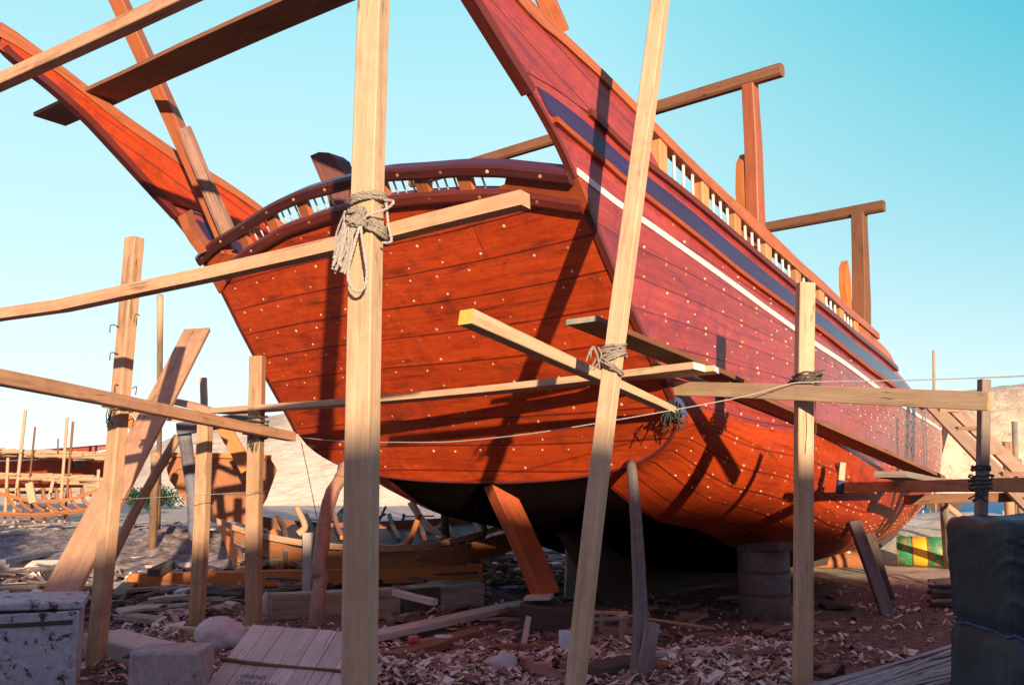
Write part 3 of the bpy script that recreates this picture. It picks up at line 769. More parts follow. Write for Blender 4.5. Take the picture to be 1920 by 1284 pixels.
# --- rails
G='scaffold rails and beams'
r1=[(-70,600,8.0),(0,588,7.6),(120,571,7.15),(240,545,6.75),(400,511,6.35),(560,475,5.98),(690,445,5.68),(820,412,5.42),(985,372,5.1)]
m=MB();pts=[at(x,y+2,Y) for x,y,Y in r1];rings=[]
for i,p in enumerate(pts):
    t=(pts[min(i+1,len(pts)-1)]-pts[max(i-1,0)]).normalized();sd=t.cross(Vector((0,0,1))).normalized();u2=sd.cross(t)
    w,h=.052,.044
    rings.append([p+sd*w*a+u2*h*b for a,b in((-1,-1),(1,-1),(1,1),(-1,1))])
m.sweep(pts,rings);tag(m.build('scaffold_rail','pinkw'),'long slightly bowed rail crossing the left half and tied behind the thick front post','rail',G)
tbeam('scaffold_rail',at(-60,698,6.4),at(545,817,11.55),.12,.11,'pinkw','rail sloping down to the right at left, lashed to the tall left post','rail',G,n=6)
tbeam('scaffold_plank',at(412,772,11.6),at(1311,688,8.25),.30,.065,'fresh','long narrow plank lying level across the transom, ending in white paint','plank','scaffold planks',n=8,mats=['fresh','endw'],endmi=(0,1),bow=-.03)
tbeam('scaffold_plank',at(1130,706,8.85),at(1348,692,8.35)+Vector((0,.10,-.0)),.26,.055,'fresh','short white ended plank laid under the long transom plank','plank','scaffold planks',n=3,mats=['fresh','endw'],endmi=(0,1))
tbeam('scaffold_beam',at(872,592,6.75),at(1262,772,8.9),.14,.115,'fresh','thick beam with yellow painted end, lashed behind the leaning post','beam',G,n=6,mats=['fresh','endy'],endmi=(1,0),w2=.12,h2=.06)
tbeam('scaffold_rail',at(1212,728,9.3),at(1856,750,6.45),.075,.135,'grey','grey level rail in front of the hull tied to the straight post','rail',G,n=7,mats=['fresh','grey'],h2=.13)
tbeam('scaffold_rail',at(1580,911,11.2),at(1990,911,6.6),.09,.11,'tan','lower right rail tied to the thin post above the tarpaulin','rail',G,n=5)
tbeam('scaffold_plank',at(1092,598,7.35),at(1392,728,9.45),.30,.045,'brown','plank under the hull side with a worn turquoise end','plank','scaffold planks',n=4,mats=['brown','endt'],endmi=(1,0))
tbeam('scaffold_plank',at(1345,718,9.2),at(1752,896,13.6),.30,.05,'brown','long dark plank running forward along the hull side','plank','scaffold planks',n=6)
tbeam('scaffold_plank',at(1668,889,9.3),at(1775,905,11.8),.30,.06,'grey','short plank with dark end beside the bow above the lower rail','plank','scaffold planks',n=2)
tbeam('scaffold_beam',at(1700,938,12.4),at(1900,930,12.6),.14,.12,'brown','dark beam low behind the bow at right','beam',G,n=3)
tbeam('scaffold_beam',at(1640,910,14),at(1840,915,11),.12,.1,'brown','second dark beam crossing low behind the bow','beam',G,n=3)
tbeam('scaffold_plank',at(92,222,11.2),at(760,-72,7.75),.42,.05,'brown','broad brown plank slung high across the port stern wing','plank','scaffold planks',n=6)
tbeam('scaffold_beam',at(-60,182,9.0),at(470,-62,6.9),.13,.125,'pinkw','pale square beam crossing the top left corner','beam',G,n=5)
tbeam('scaffold_beam',at(335,803,12.1),at(470,785,12.1),.16,.15,'bluew','beam with a blue end resting on the post beside the sack','beam',G,n=3)
tbeam('scaffold_rail',at(330,752,13),at(400,772,12.6),.1,.09,'pinkw','short rail end behind the crossing rails at left','rail',G,n=2)
tbeam('scaffold_rail',at(245,776,17),at(420,792,16),.12,.12,'fresh','faint pale rail in the distance behind the leaning board','rail',G,n=2)
# leaning boards
tbeam('leaning_board',at(22,1300,8.3),at(368,618,13.2),.36,.06,'pinkw','wide reddish board leaning from the painted box up to the right','board',None,up=(0,-1,0),n=5,jit=.006)
ttube('leaning_pole',[at(208,1048,11.4),at(268,930,12),at(334,818,12.3)],.06,'tan','crooked grey pole leaning against the blue beam','pole','leaning poles')
ttube('leaning_pole',[at(366,1010,12.6),at(362,930,12.5),at(352,860,12.4),at(346,812,12.2)],.085,'bluew','thick bent bluish prop under the blue ended beam','pole','leaning poles')
tbeam('leaning_board',at(465,880,15),at(415,795,15),.22,.06,'orange','short orange board leaning behind the two left posts','board',None,up=(0,-1,0),n=2)
tbeam('leaning_board',at(262,810,15),at(238,785,15),.15,.06,'orange','little stub of board between the left post and the leaning board','board',None,up=(0,-1,0),n=1)
tbeam('hull_shore',at(907,905,11.3)+Vector((.12,.15,.1)),Vector(at(1025,1118,11.25)),.27,.22,'redw','heavy red orange shore slanting down from the transom to a dark block','shore','hull shores',up=(0,-1,0),roll=-.6,n=4)
# ladder of planks leaning by the bow
ld=empty('cleated_ladder',gr(1960,1060),'plank ladder with wooden cleats leaning down to the right of the bow','ladder')
a,b=at(1728,742,14.6),at(1990,1010,11.5)
m=MB();m.beam(a,b,.22,.05,up=(0,-1,0),n=4);m.build('rail_board','fresh2',ld)
m=MB();m.beam(a+Vector((.31,0,.0)),b+Vector((.31,0,0)),.22,.05,up=(0,-1,0),n=4);m.build('rail_board','fresh2',ld)
for k in(.14,.29,.47,.62,.78,.92):
    c=a.lerp(b,k)+Vector((.16,-.05,.02));m=MB();m.box(c,(.30,.06,.06),rz=0);m.build('cleat','old',ld)
# ---------------- props under the hull
tbeam('hull_prop',gr(1665,1158,-.03),at(1603,978,12.75),.16,.1,'dk','grey split plank prop under the forward side of the hull','prop','hull props',up=(0,-1,0),n=5,jit=.003)
tbeam('hull_prop',gr(1668,1127,-.03),at(1628,1000,14.),.15,.1,'dark','dark prop just behind the grey split one','prop','hull props',up=(0,-1,0),n=3)
pr=empty('hull_prop',gr(1196,1288),'crooked round log prop with a sawn branch stub under the transom corner','prop','hull props')
m=MB();m.tube(smooth_path([at(1194,1300,8.0),at(1199,1200,8.3),at(1200,1120,8.6),at(1194,1000,9.0),at(1189,930,9.35),at(1183,868,9.75)],4),.07,n=12,r2=.052,jit=.06);m.build('trunk','dk',pr,smooth=True)
m=MB();m.tube([at(1206,1270,8.05),at(1216,1215,8.1),at(1224,1168,8.1)],.07,n=10,r2=.06,jit=.04);m.build('branch_stub','dk',pr,smooth=True)
ttube('hull_prop',[gr(590,1182,-.03),at(594,1130,11.2),at(602,1085,11.4),at(597,1065,11.4),at(604,1020,11.6),at(612,960,11.9),at(622,925,12.1),at(640,895,12.4),at(648,872,12.6)],.085,'old','crooked branch prop under the left end of the transom','prop','hull props',n=9,r2=.09,jit=.12)
tbeam('hull_prop',gr(1072,1120,.0),at(1072,984,12.9),.19,.15,'pale','short whitish post under the stern beside the keel','prop','hull props',up=(0,-1,0),n=2)
tbeam('wood_wedge',gr(1112,1106,.0),at(1100,1040,13.),.22,.06,'pale','pale tapering wedge leaning at the foot of the whitish post','wedge',None,up=(0,-1,0),n=1,w2=.1)
tbeam('support_block',at(985,1165,11.1),at(1075,1170,10.9),.4,.42,'dark','black block carrying the foot of the orange shore','block',None,n=2,jit=.01)
tbeam('stone_slab',at(985,1123,11.05),at(1035,1120,11.),.3,.04,'pale','thin grey slab on top of the black block','slab',None,n=1,jit=.02)
# steel drum as bilge support
def drum(name,p0,p1,r,mats,label,parts,cat='drum'):
    p0,p1=Vector(p0),Vector(p1);e=empty(name,p0,label,cat);ax=(p1-p0);L=ax.length;t=ax.normalized()
    a=Vector((0,0,1)) if abs(t.z)<.9 else Vector((1,0,0));s_=t.cross(a).normalized();q_=t.cross(s_)
    def ring(k,rr,n=36):return [p0+t*(L*k)+(s_*math.cos(2*math.pi*j/n)+q_*math.sin(2*math.pi*j/n))*rr for j in range(n)]
    for (nm,mat,prof) in parts:
        m=MB();rr=[ring(k,r*f) for k,f in prof];m.sweep([p0+t*(L*k) for k,f in prof],rr,cap=(nm!='hoop'));o=m.build(nm,mat,e)
        if nm=='hoop':pass
        for p in o.data.polygons:
            if len(p.vertices)==4:p.use_smooth=True
    return e
c=gr(1447,1168)+Vector((0,.28,0))
drum('wooden_barrel',c,c+Vector((0,0,.90)),.315,None,'dark upright barrel holding up the bilge of the boat',[
 ('barrel_body','bed',[(0,.96),(.02,1.),(.3,1.0),(.5,1.0),(.7,1.0),(.98,1.),(1.,.96)]),
 ('hoop','dark',[(.345,1.012),(.35,1.03),(.375,1.03),(.38,1.012)]),('hoop','dark',[(.645,1.012),(.65,1.03),(.675,1.03),(.68,1.012)]),('hoop','rust',[(0.,1.0),(.0,1.02),(.02,1.02),(.025,1.0)])],'barrel')
tbeam('support_block',at(1400,1024,11.9),at(1475,1024,11.5),.4,.10,'dark','dark packing timber on top of the upright barrel','block',None,n=1)
a=gr(1690,1062)+Vector((.06,.30,.29));b=a+.86*Vector((.918,-.397,0))
drum('oil_drum',a,b,.29,None,'rusty drum lying on its side, green with a yellow middle band, right of the bow',[
 ('green_band','drumg',[(0,.98),(.005,1.),(.33,1.),(.335,.99)]),('yellow_band','drumy',[(.335,.99),(.34,1.),(.655,1.),(.66,.99)]),('green_band','drumg',[(.66,.99),(.665,1.),(.995,1.),(1,.98)]),
 ('hoop','rust',[(.325,1.0),(.33,1.035),(.345,1.035),(.35,1.0)]),('hoop','rust',[(.65,1.0),(.655,1.035),(.67,1.035),(.675,1.0)]),('hoop','rust',[(-.005,.97),(.0,1.03),(.015,1.03),(.02,1.0)]),('hoop','rust',[(.98,1.0),(.985,1.03),(1.0,1.03),(1.005,.97)])])
# tarpaulin covered load -----------------------------------------------
tl=empty('covered_load',gr(1880,1500),'tall load wrapped in dark blue tarpaulin and tied with cord at the right edge','covered load')
c=at(2010,1100,6.35);c.z=0
m=MB();n=260;rows=80;Ht=at(1880,975,6.2).z
pts=[];rings=[]
def tarpfold(an,k):
    ca,sa=math.cos(an),math.sin(an);xf=(math.copysign(abs(ca)**.36,ca)+1)/2;yf=(math.copysign(abs(sa)**.36,sa)+1)/2
    side=xf if sa<0 else 1.3-xf
    x_=xf+.55*yf
    up=min(1,max(0,(k-.47)/.08));f=0.
    ph=math.atan2(1.03-k,x_*1.1+.10);nz=noise.noise(Vector((x_*1.6,k*1.8,2)))
    for A,Fq,Pw,o_ in((.026,11.,26,.4),(.016,22.,20,1.1),(.007,45.,10,2.)):
        f+=A*up*min(1,xf*5+.15)*abs(math.cos(Fq*ph+1.0*nz+o_))**Pw
    for A,Fq,Pw,o_ in((.030,11.,14,.2),(.018,23.,12,1.)):
        f+=A*(1-up)*abs(math.cos(Fq*(x_+.12*k)+1.8*nz+o_))**Pw*(.45+.55*k/.5)
    return f+.016*noise.noise(Vector((ca*2,sa*2,k*2.2)))+.006*noise.noise(Vector((ca*11,sa*11,k*11)))
for j in range(rows+1):
    k=j/rows;z=Ht*k;ring=[]
    for i in range(n):
        an=2*math.pi*i/n
        cx=math.copysign(abs(math.cos(an))**.36,math.cos(an))*.66;cy=math.copysign(abs(math.sin(an))**.36,math.sin(an))*.52
        waist=1-.035*math.exp(-((k-.52)/.035)**2)
        top=interp(k,[(0,1),(.95,1),(.985,.985),(1,.95)]);fl=interp(k,[(0,1.08),(.5,.97),(.9,.99)])
        rr=waist*top*fl+tarpfold(an,k)*(1.0 if k<.97 else .5)
        ring.append(Vector((c.x+cx*rr,c.y+cy*rr,z+(.03*noise.noise(Vector((cx*4,cy*4,1))) if k>.9 else 0))))
    rings.append(ring);pts.append(Vector((c.x,c.y,z)))
for k,dz in((.75,.015),(.4,.03),(.1,.03)):
    rings.append([Vector((c.x+(p.x-c.x)*k,c.y+(p.y-c.y)*k,Ht+dz+.05*noise.noise(p*3))) for p in rings[rows]]);pts.append(c)
m.sweep(pts,rings);m.build('tarpaulin','tarp',tl,smooth=True)
m=MB();kk=int(rows*.52);m.tube([p+(p-Vector((c.x,c.y,p.z))).normalized()*.010+Vector((0,0,.01*math.sin(i*.3))) for i,p in enumerate(rings[kk])]+[rings[kk][0]],.009,n=6,cap=False);m.build('tie_cord','ropeb',tl,smooth=True)
# bundle of palm sticks bottom right ------------------------------------
sb=empty('stick_bundle',gr(1640,1290),'fan of grey palm sticks lying beside the tarpaulin load','bundle of sticks')
k=0
for i in range(62):
    a_=gr(1430+R.uniform(-30,60)+i*1.5,1330+R.uniform(-20,30)+i*1.2,.05+R.random()*.1);b_=gr(1810+R.uniform(-10,30),1203+i*1.9+R.uniform(-3,3),.12+R.random()*.1)
    m=MB();mid=a_.lerp(b_,.5)+Vector((0,0,R.uniform(-.01,.04)));m.tube(smooth_path([a_,mid,b_],3),.011+.006*R.random(),n=5,jit=.1);m.build('stick','stick',sb)
st=empty('stick_stack',gr(1775,1120),'small stack of dark cut sticks by the left side of the tarpaulin','stack of sticks')
for i in range(26):
    a_=gr(1742+R.uniform(-4,22),1118+R.uniform(-4,22),.02)+Vector((0,0,.03*(i//3)));m=MB();m.tube([a_,a_+Vector((.55+R.random()*.2,R.uniform(-.1,.1),R.uniform(-.02,.03)))],.02+.012*R.random(),n=6,jit=.1);m.build('stick','dark' if i%3 else 'grey',st)
# ============================================================= ROPES
def coil(c,axis,rx,ry,turns,pitch,r,seed=0,rough=.006,tilt=0.,xdir=None):
    axis=Vector(axis).normalized();x=Vector(xdir) if xdir else Vector((1,0,0));x=(x-axis*x.dot(axis)).normalized();y=axis.cross(x)
    pts=[];n=int(turns*18)
    rn=random.Random(seed)
    for i in range(n+1):
        a=2*math.pi*i/18
        ca,sa=math.cos(a),math.sin(a);k=(abs(ca)**3+abs(sa)**3)**(-1/3)
        pts.append(Vector(c)+x*rx*ca*k+y*ry*sa*k+axis*(pitch*(i/18-turns/2)+tilt*ca)+Vector((rn.uniform(-1,1),rn.uniform(-1,1),rn.uniform(-1,1)))*rough)
    return pts
def lash(name,items,mat,label,cat='rope'):
    m=MB()
    for pts,r in items:
        if r<.0055 or mat=='ropeg' and r<.007:m.tube(pts,r,n=5,jit=.15);continue
        P=[Vector(p) for p in pts];prev=None;F3=[];acc=0
        Q=[]
        for i in range(len(P)-1):
            nn=max(1,int((P[i+1]-P[i]).length/(r*1.1)))
            Q+=[P[i].lerp(P[i+1],k/nn) for k in range(nn)]
        Q.append(P[-1])
        if len(Q)>900:Q=Q[::2]
        for i,p in enumerate(Q):
            t=(Q[min(i+1,len(Q)-1)]-Q[max(i-1,0)]).normalized()
            if prev is None:prev=t.cross(Vector((.3,.2,1))).normalized()
            prev=(prev-t*prev.dot(t)).normalized();F3.append((p,prev.copy(),t.cross(prev)))
        for st_ in range(3):
            m.tube([p+(a*math.cos(i*.95+st_*2.09)+b*math.sin(i*.95+st_*2.09))*r*.55 for i,(p,a,b) in enumerate(F3)],r*.62,n=5,jit=.1)
    return tag(m.build(name,mat,smooth=True),label,cat,'rope lashings')
def hang(p,drops,sp,r,seed):
    rn=random.Random(seed);out=[]
    for i in range(drops):
        a=Vector(p)+Vector((rn.uniform(-sp,sp),rn.uniform(-sp,sp),0));L=rn.uniform(.06,.2)
        out.append((smooth_path([a,a+Vector((rn.uniform(-.04,.04),-.02,-L*.4)),a+Vector((rn.uniform(-.06,.06),0,-L))],3),r))
    return out
K=at(690,430,5.5)
ax=(at(702.5,0,5.5)-at(672,1284,5.5)).normalized()
it=[(coil(at(692,378,5.5),ax,.105,.11,3,.016,.011,1,tilt=.012),.011)]
for s_ in range(5):
    it.append((coil(at(690,430,5.52)+Vector((0,0,.015*s_-.02)),Vector((.55,.0,1)),.13,.14,1.1,.01,.011,s_+5,tilt=.01),.011))
kn=at(668,408,5.33)
for s_ in range(7):
    rn=random.Random(s_+30)
    it.append((smooth_path([kn+Vector((rn.uniform(-.06,.06),rn.uniform(-.03,.03),rn.uniform(-.06,.06))) for _ in range(6)],4),.012))
lash('rope_lashing',it,'rope','thick grey rope lashing round the front post and the bowed rail')
loop=[at(676,418,5.32),at(664,460,5.3),at(654,500,5.3),at(654,528,5.3),at(668,546,5.3),at(682,540,5.3),at(688,515,5.3),at(684,480,5.3),at(678,440,5.31),at(676,418,5.32)]
lash('rope_loop',[(smooth_path(loop,5),.009),(smooth_path([at(720,375,5.4),at(738,378,5.35),at(724,392,5.36),at(690,404,5.33),at(676,412,5.32)],4),.008),(smooth_path([at(724,380,5.4),at(728,420,5.4),at(734,452,5.4),at(716,455,5.4)],4),.008)],'ropew','white rope loop hanging down the front post from the grey lashing')
rn=random.Random(3);it=[]
for i in range(46):
    a=at(662,410,5.36)+Vector((rn.uniform(-.05,.05),rn.uniform(-.04,.04),rn.uniform(-.05,.05)));b=at(636+rn.uniform(-14,14),500+rn.uniform(-22,14),5.42+rn.uniform(-.05,.05));md=a.lerp(b,.5)+Vector((rn.uniform(-.03,.02),rn.uniform(-.03,.03),rn.uniform(-.02,.02)))
    it.append((smooth_path([a,md,b],3),.006))
lash('rope_tassel',it,'ropew','frayed whitish rope tail hanging left of the front post')
ax2=(at(1234,0,6.9)-at(1081,1284,6.9)).normalized()
it=[(coil(at(1148,660,6.9),ax2,.085,.095,4,.022,.01,11,.008,tilt=.02),.010),(coil(at(1144,690,6.9),ax2+Vector((.6,0,0)),.10,.105,2,.02,.01,12,.008),.009),(coil(at(1150,672,6.9),ax2-Vector((.5,0,0)),.10,.105,2,.02,.01,13,.008),.009)]
lash('rope_lashing',it+hang(at(1115,650,6.8),5,.03,.007,4),'rope','brown rope lashing on the leaning post where the yellow ended beam crosses')
it=[(coil(at(1508,722,7.9)+Vector((0,0,.0)),Vector((.35,0,1)),.10,.17,7,.032,.008,21,.01,tilt=.05),.009),(coil(at(1508,722,7.9),Vector((-.35,0,1)),.10,.17,5,.03,.008,22,.01),.008)]
lash('rope_lashing',it+[(smooth_path([at(1528,748,7.7),at(1530,800,7.7),at(1527,845,7.7)],3),.004)],'roped','dark rope lashing holding the grey rail to the straight post')
it=[(coil(at(1262,772,8.9),Vector((1,0,-.3)),.09,.09,5,.03,.008,31,.012),.008)]
lash('rope_lashing',it+hang(at(1262,775,8.85),12,.1,.006,5),'ropeg','tangle of green cord and frayed ends at the far end of the yellow ended beam')
o=ttube('cloth_rag',[at(1262,742,9.0),at(1276,762,8.9),at(1280,782,8.9)],.045,'ropeb','blue rag tied at the hull corner','rag',n=8)
it=[(coil(at(222,757,8.85),Vector((.1,0,1)),.12,.15,4,.03,.008,41,.012),.008)]
lash('rope_lashing',it+hang(at(205,765,8.7),5,.05,.005,6),'roped','dark rope lashing on the tall left post')
it=[(coil(at(480,800,11.1),Vector((.1,0,1)),.13,.15,5,.05,.008,51,.012),.010)]
lash('rope_lashing',it+hang(at(480,815,10.9),6,.06,.005,7),'ropeg','green cord lashing on the post under the end of the sloping left rail')
it=[(coil(at(1838,905,6.9),Vector((.1,0,1)),.065,.09,4,.03,.006,61,.008),.007),(coil(at(1839,878,6.9),Vector((.1,0,1)),.06,.06,2,.02,.006,62,.008),.007)]
lash('rope_lashing',it+hang(at(1835,915,6.8),5,.03,.006,8),'ropeg','green cord lashing on the thin post above the tarpaulin')
ttube('cloth_rag',[at(1572,868,11.1),at(1578,890,11.1),at(1574,925,11.1)],.05,'ropeb','blue rag knotted at the left end of the lower right rail','rag',n=8)
tbeam('wooden_peg',at(1578,900,11.05),at(1580,867,11.05),.07,.07,'fresh','short upright peg of fresh wood at the end of the lower right rail','peg',None,up=(0,-1,0),n=1)
wl=[(566,820,10.6),(640,827,9.9),(760,829,9.2),(860,827,8.8),(1000,812,8.3),(1120,793,8.0),(1265,768,7.8),(1400,742,7.7),(1470,722,7.68),(1520,716,7.66),(1700,713,7.3),(1843,708,7.0),(1990,702,6.6)]
ttube('taut_line',[at(*p) for p in wl],.0048,'ropew','thin pale line strung across the hull from the transom to the right post','line',n=5,jit=0)
ttube('taut_line',[at(200,938,9.),at(330,930,10),at(500,921,11)],.004,'ropew','very thin pale thread between the left posts','line',n=4,jit=0)
ttube('hanging_wire',[at(565,830,13),at(580,900,13),at(594,970,13)],.006,'roped','thin dark wire hanging by the crooked branch prop','wire',n=4,jit=0)
# bent nails in the left post
for i,(x,y,dx) in enumerate([(262,592,-8),(222,612,-14),(222,664,-14),(226,724,-10),(248,728,8),(240,788,10)]):
    tag(ttube('bent_nail',[at(x,y,8.85),at(x+dx,y-3,8.8),at(x+dx-2,y+12,8.8)],.005,'metal','bent wire nails sticking out of the tall left post','nail',n=4,jit=0),group='bent nails')
# ============================================================= OTHER BOATS
def smallboat(name,label,p0,p1,beam,depth,mat,group='small boats',zb=.35,sheer=.35,ribs=0,trans=.55,open_=True,mat2='orange',tilt=0):
    e=empty(name,(Vector(p0)+Vector(p1))/2,label,'boat',group);p0,p1=Vector(p0),Vector(p1);ax=p1-p0;ax.z=0;L=ax.length;t=ax.normalized();s_=Vector((t.y,-t.x,0))
    m=MB();nu_,nq_=24,9
    def S(a,q_,sd):
        b=beam/2*interp(a,[(0,trans),(.25,.9),(.5,1),(.75,.8),(.92,.35),(1,.02)])
        kz=zb+interp(a,[(0,.25*depth),(.15,.03),(.7,0),(.9,.2*depth),(1,.75*depth)])
        tz=zb+depth+sheer*((a-.45)/.55)**2
        an=q_*math.pi/2
        return p0+t*(L*a)+s_*(sd*b*math.sin(an)**.8)+Vector((0,0,kz+(tz-kz)*(1-math.cos(an)**1.1)))
    for sd in(1,-1):
        b0=len(m.v)
        for i in range(nu_+1):
            for j in range(nq_+1):m.v.append(S(i/nu_,j/nq_,sd))
        for i in range(nu_):
            for j in range(nq_):
                a=b0+i*(nq_+1)+j;idx=(a,a+nq_+1,a+nq_+2,a+1);u0,u1=i/nu_*L,(i+1)/nu_*L
                m.quad(idx,((u0,j),(u1,j),(u1,j+1),(u0,j+1)))
    # transom
    b0=len(m.v)
    ring=[S(0,j/nq_,1) for j in range(nq_+1)]+[S(0,j/nq_,-1) for j in range(nq_-1,0,-1)]
    m.v+=ring;m.quad(range(b0,b0+len(ring)),[((p-p0).dot(s_),p.z*3) for p in ring])
    m.build('hull',mat,e)
    for sd in(1,-1):
        g_=MB();g_.tube([S(i/nu_,1,sd) for i in range(nu_+1)],.035,n=5);g_.build('gunwale',mat2,e)
    g_=MB();g_.tube([p0+t*(L*a)+Vector((0,0,zb+interp(a,[(0,.25*depth),(.15,.03),(.7,0),(.9,.2*depth),(1,.75*depth)])-.06)) for a in lin(0,1,14)],.06,n=6);g_.build('keel',mat2,e)
    return e,S
# brown boat at left
a=at(325,930,18.5);b=at(620,930,23)
tb=empty('small_boat',Vector((a.x,a.y,0)),'brown planked small boat seen end on behind the left posts','boat','small boats')
outl=[(308,862),(330,850),(420,852),(505,856),(520,880),(500,935),(470,985),(440,978),(400,972),(372,965),(340,930),(318,900)]
# hull: the near end section lofted back
m=MB();rings=[];pts=[]
for i,k in enumerate((0,.35,.7,1.)):
    ring=[]
    cx,cy=415,905
    for x,y in outl:
        p=at(x,y,18.5);q_=at(cx,cy,18.5);s_=1-.28*k*k
        p=q_+(p-q_)*s_;p=p+Vector((-.9*k,3.6*k,0.04*k));ring.append(p)
    rings.append(ring);pts.append(ring[0])
m.sweep(pts,rings);o=m.build('hull','brownboat',tb)
m=MB();m.beam(at(308,852,18.4),at(508,856,18.4),.05,.09,n=2);m.build('gunwale','orange',tb)
m=MB();m.beam(at(418,980,18.3),at(450,1062,17.2),.17,.17,up=(0,-1,0),n=2);tag(m.build('boat_shore','orange'),'orange shore slanting under the brown small boat','shore','boat shores')
m=MB();m.beam(at(505,1000,15.6),at(540,1080,15.2),.24,.1,up=(0,-1,0),n=2);tag(m.build('boat_shore','orange'),'broad orange board under the low unfinished boat','shore','boat shores')
# low unfinished boat, its keel timber and frames
kb=empty('unfinished_boat',gr(600,1090),'low unfinished boat with orange keel timber and curved frames in the left middle ground','boat','small boats')
m=MB();m.beam(at(250,1090,14.6),at(905,1072,14.9),.2,.24,n=6);m.build('keel_timber','orange',kb)
m=MB();m.beam(at(244,1088,14.6)+Vector((-.02,0,0)),at(256,1094,14.6),.18,.2,n=1);m.build('keel_nose','orange',kb)
def ribbon(pts,w,mat,name,par,up=(0,0,1),th=.03):
    P=smooth_path(pts,5);m=MB();rings=[]
    for i,p in enumerate(P):
        t=(P[min(i+1,len(P)-1)]-P[max(i-1,0)]).normalized();u2=Vector(up);sd=t.cross(u2).normalized()
        rings.append([p+u2*w/2+sd*th/2,p+u2*w/2-sd*th/2,p-u2*w/2-sd*th/2,p-u2*w/2+sd*th/2])
    m.sweep(P,rings);return m.build(name,mat,par)
ribbon([at(386,968,15.6),at(460,995,15.2),at(560,1016,14.8),at(700,1028,14.6),at(820,1020,14.8),at(935,990,15.6)],.09,'pinkw','strake',kb)
ribbon([at(440,1000,15.5),at(540,1040,15.1),at(620,1050,14.9),at(720,1052,14.8),at(850,1042,14.9),at(960,1012,15.6)],.30,'brownboat','side_plank',kb)
for k in range(9):
    a_=at(470+k*52,972,17.6);b_=at(486+k*52,1012,15.2)
    m=MB();m.beam(b_+Vector((0,0,.02)),a_+Vector((0,0,.05)),.07,.06,n=2,jit=.01);m.build('frame_timber',('orange','brown','dark')[k%3],kb)
ribbon([at(470,975,17.4),at(600,990,17.2),at(760,985,17.2),at(930,975,17.4)],.2,'brown','strake',kb)
m=MB()
P0=[at(500,1012,15.2),at(620,1024,15),at(760,1024,15),at(925,992,15.7)];P1=[at(560,975,17.8),at(680,985,17.6),at(800,982,17.8),at(950,970,17.8)]
m.v=P0+P1
for i in range(3):m.quad((i,i+1,i+5,i+4),((i,0),(i+1,0),(i+1,6),(i,6)))
m.build('bottom_boards','dark',kb)
for x0,y0,x1,y1,x2,y2,Y,mt in((700,1026,760,1022,787,962,14.7,'orange'),(790,1000,830,985,868,930,16.4,'grey'),(560,1000,572,985,556,950,15.4,'pinkw'),(860,1015,905,1005,905,975,15.4,'dark'),(770,940,800,985,840,1010,15.6,'pale')):
    m=MB();m.tube(smooth_path([at(x0,y0,Y),at(x1,y1,Y),at(x2,y2,Y)],5),.07,n=6,r2=.045,jit=.08);m.build('frame_timber',mt,kb,smooth=True)
# red boat with white stripe at far left and its staging
e,S=smallboat('small_boat','red boat with white stripe behind the thatched staging at far left',at(-190,930,46),at(215,930,43),3.2,1.75,'red',zb=.25,sheer=.4,mat2='trim')
m=MB();ribbon([S(a,.84,1)+Vector((0,-.03,0)) for a in lin(.02,.97,8)],.07,'white','painted_stripe',e)
for x in(128,150):
    outline_plate([at(x-12,876,42.5),at(x-14,872,42.5),at(x,858,42.5),at(x+4,852,42.5),at(x+8,866,42.5),at(x+12,876,42.5)],.2,(0,1,0),'stern_knee','dark',e)
sg=empty('thatched_staging',at(90,960,38),'rickety two level staging of poles and dry thatch at the far left','staging')
def matt(px0,px1,y0,y1,Y0,Y1,n,name,th=.16):
    m=MB()
    for i in range(n):
        k=R.random();px=px0+(px1-px0)*R.random();yy=y0+(y1-y0)*(px-px0)/(px1-px0)
        Y=Y0+(Y1-Y0)*R.random();zc=at(px,yy,Y0).z+R.uniform(-th,th)*.7
        p=Vector((at(px,yy,Y).x,Y,zc));L=R.uniform(.6,2.);an=R.gauss(0,.25)
        m.tube([p-Vector((math.cos(an),math.sin(an),R.uniform(-.05,.05)))*L/2,p+Vector((math.cos(an),math.sin(an),R.uniform(-.05,.05)))*L/2],R.uniform(.025,.06),n=4)
    return m.build(name,'thatch',sg)
matt(-120,212,842,856,38,41,420,'upper_mat')
matt(-120,150,892,896,38,40,260,'lower_mat');matt(130,215,898,908,38,40,120,'lower_mat')
for x0,y0,x1,y1,r in((48,768,25,974,.06),(15,858,9,975,.06),(66,800,52,930,.04),(126,782,112,972,.06),(137,790,123,955,.05),(100,898,83,978,.07),(109,822,108,850,.03),(185,880,180,960,.06),(-30,850,-34,975,.06),(60,985,60,900,.05)):
    a,b=at(x0,y0,38.),at(x1,y1,38.)
    if y0>y1:a,b=b,a
    d=b-a;b=a+d*((0-a.z)/d.z) if y1>940 else b
    m=MB();m.tube([b,a],r,n=6,jit=.05);m.build('pole','thatch' if r>.055 else 'brown',sg)
for x0,y0,x1,y1 in((-60,918,200,916),(-60,900,60,940),(40,942,190,925),(20,935,130,965)):
    m=MB();m.tube([at(x0,y0,38.2),at(x1,y1,38.2)],.06,n=5,jit=.1);m.build('brace','thatch',sg)
sk=empty('boat_skeleton',at(110,965,36.5),'small boat skeleton with bare curved ribs under the far left staging','boat','small boats')
m=MB();m.tube([at(-20,962,36.5),at(70,966,36.5),at(170,955,36.5)],.09,n=6);m.build('keel_timber','brownboat',sk)
for x in(28,48,70,95,120,145,168):
    m=MB();m.tube(smooth_path([at(x-14,915,36.6),at(x-12,935,36.5),at(x,950,36.5),at(x+14,958,36.5)],4),.07,n=5);m.build('rib','brownboat',sk,smooth=True)
m=MB();m.beam(at(55,905,36.3),at(62,942,36.3),.28,.1,up=(0,-1,0),n=1);m.build('plank','thatch',sk)
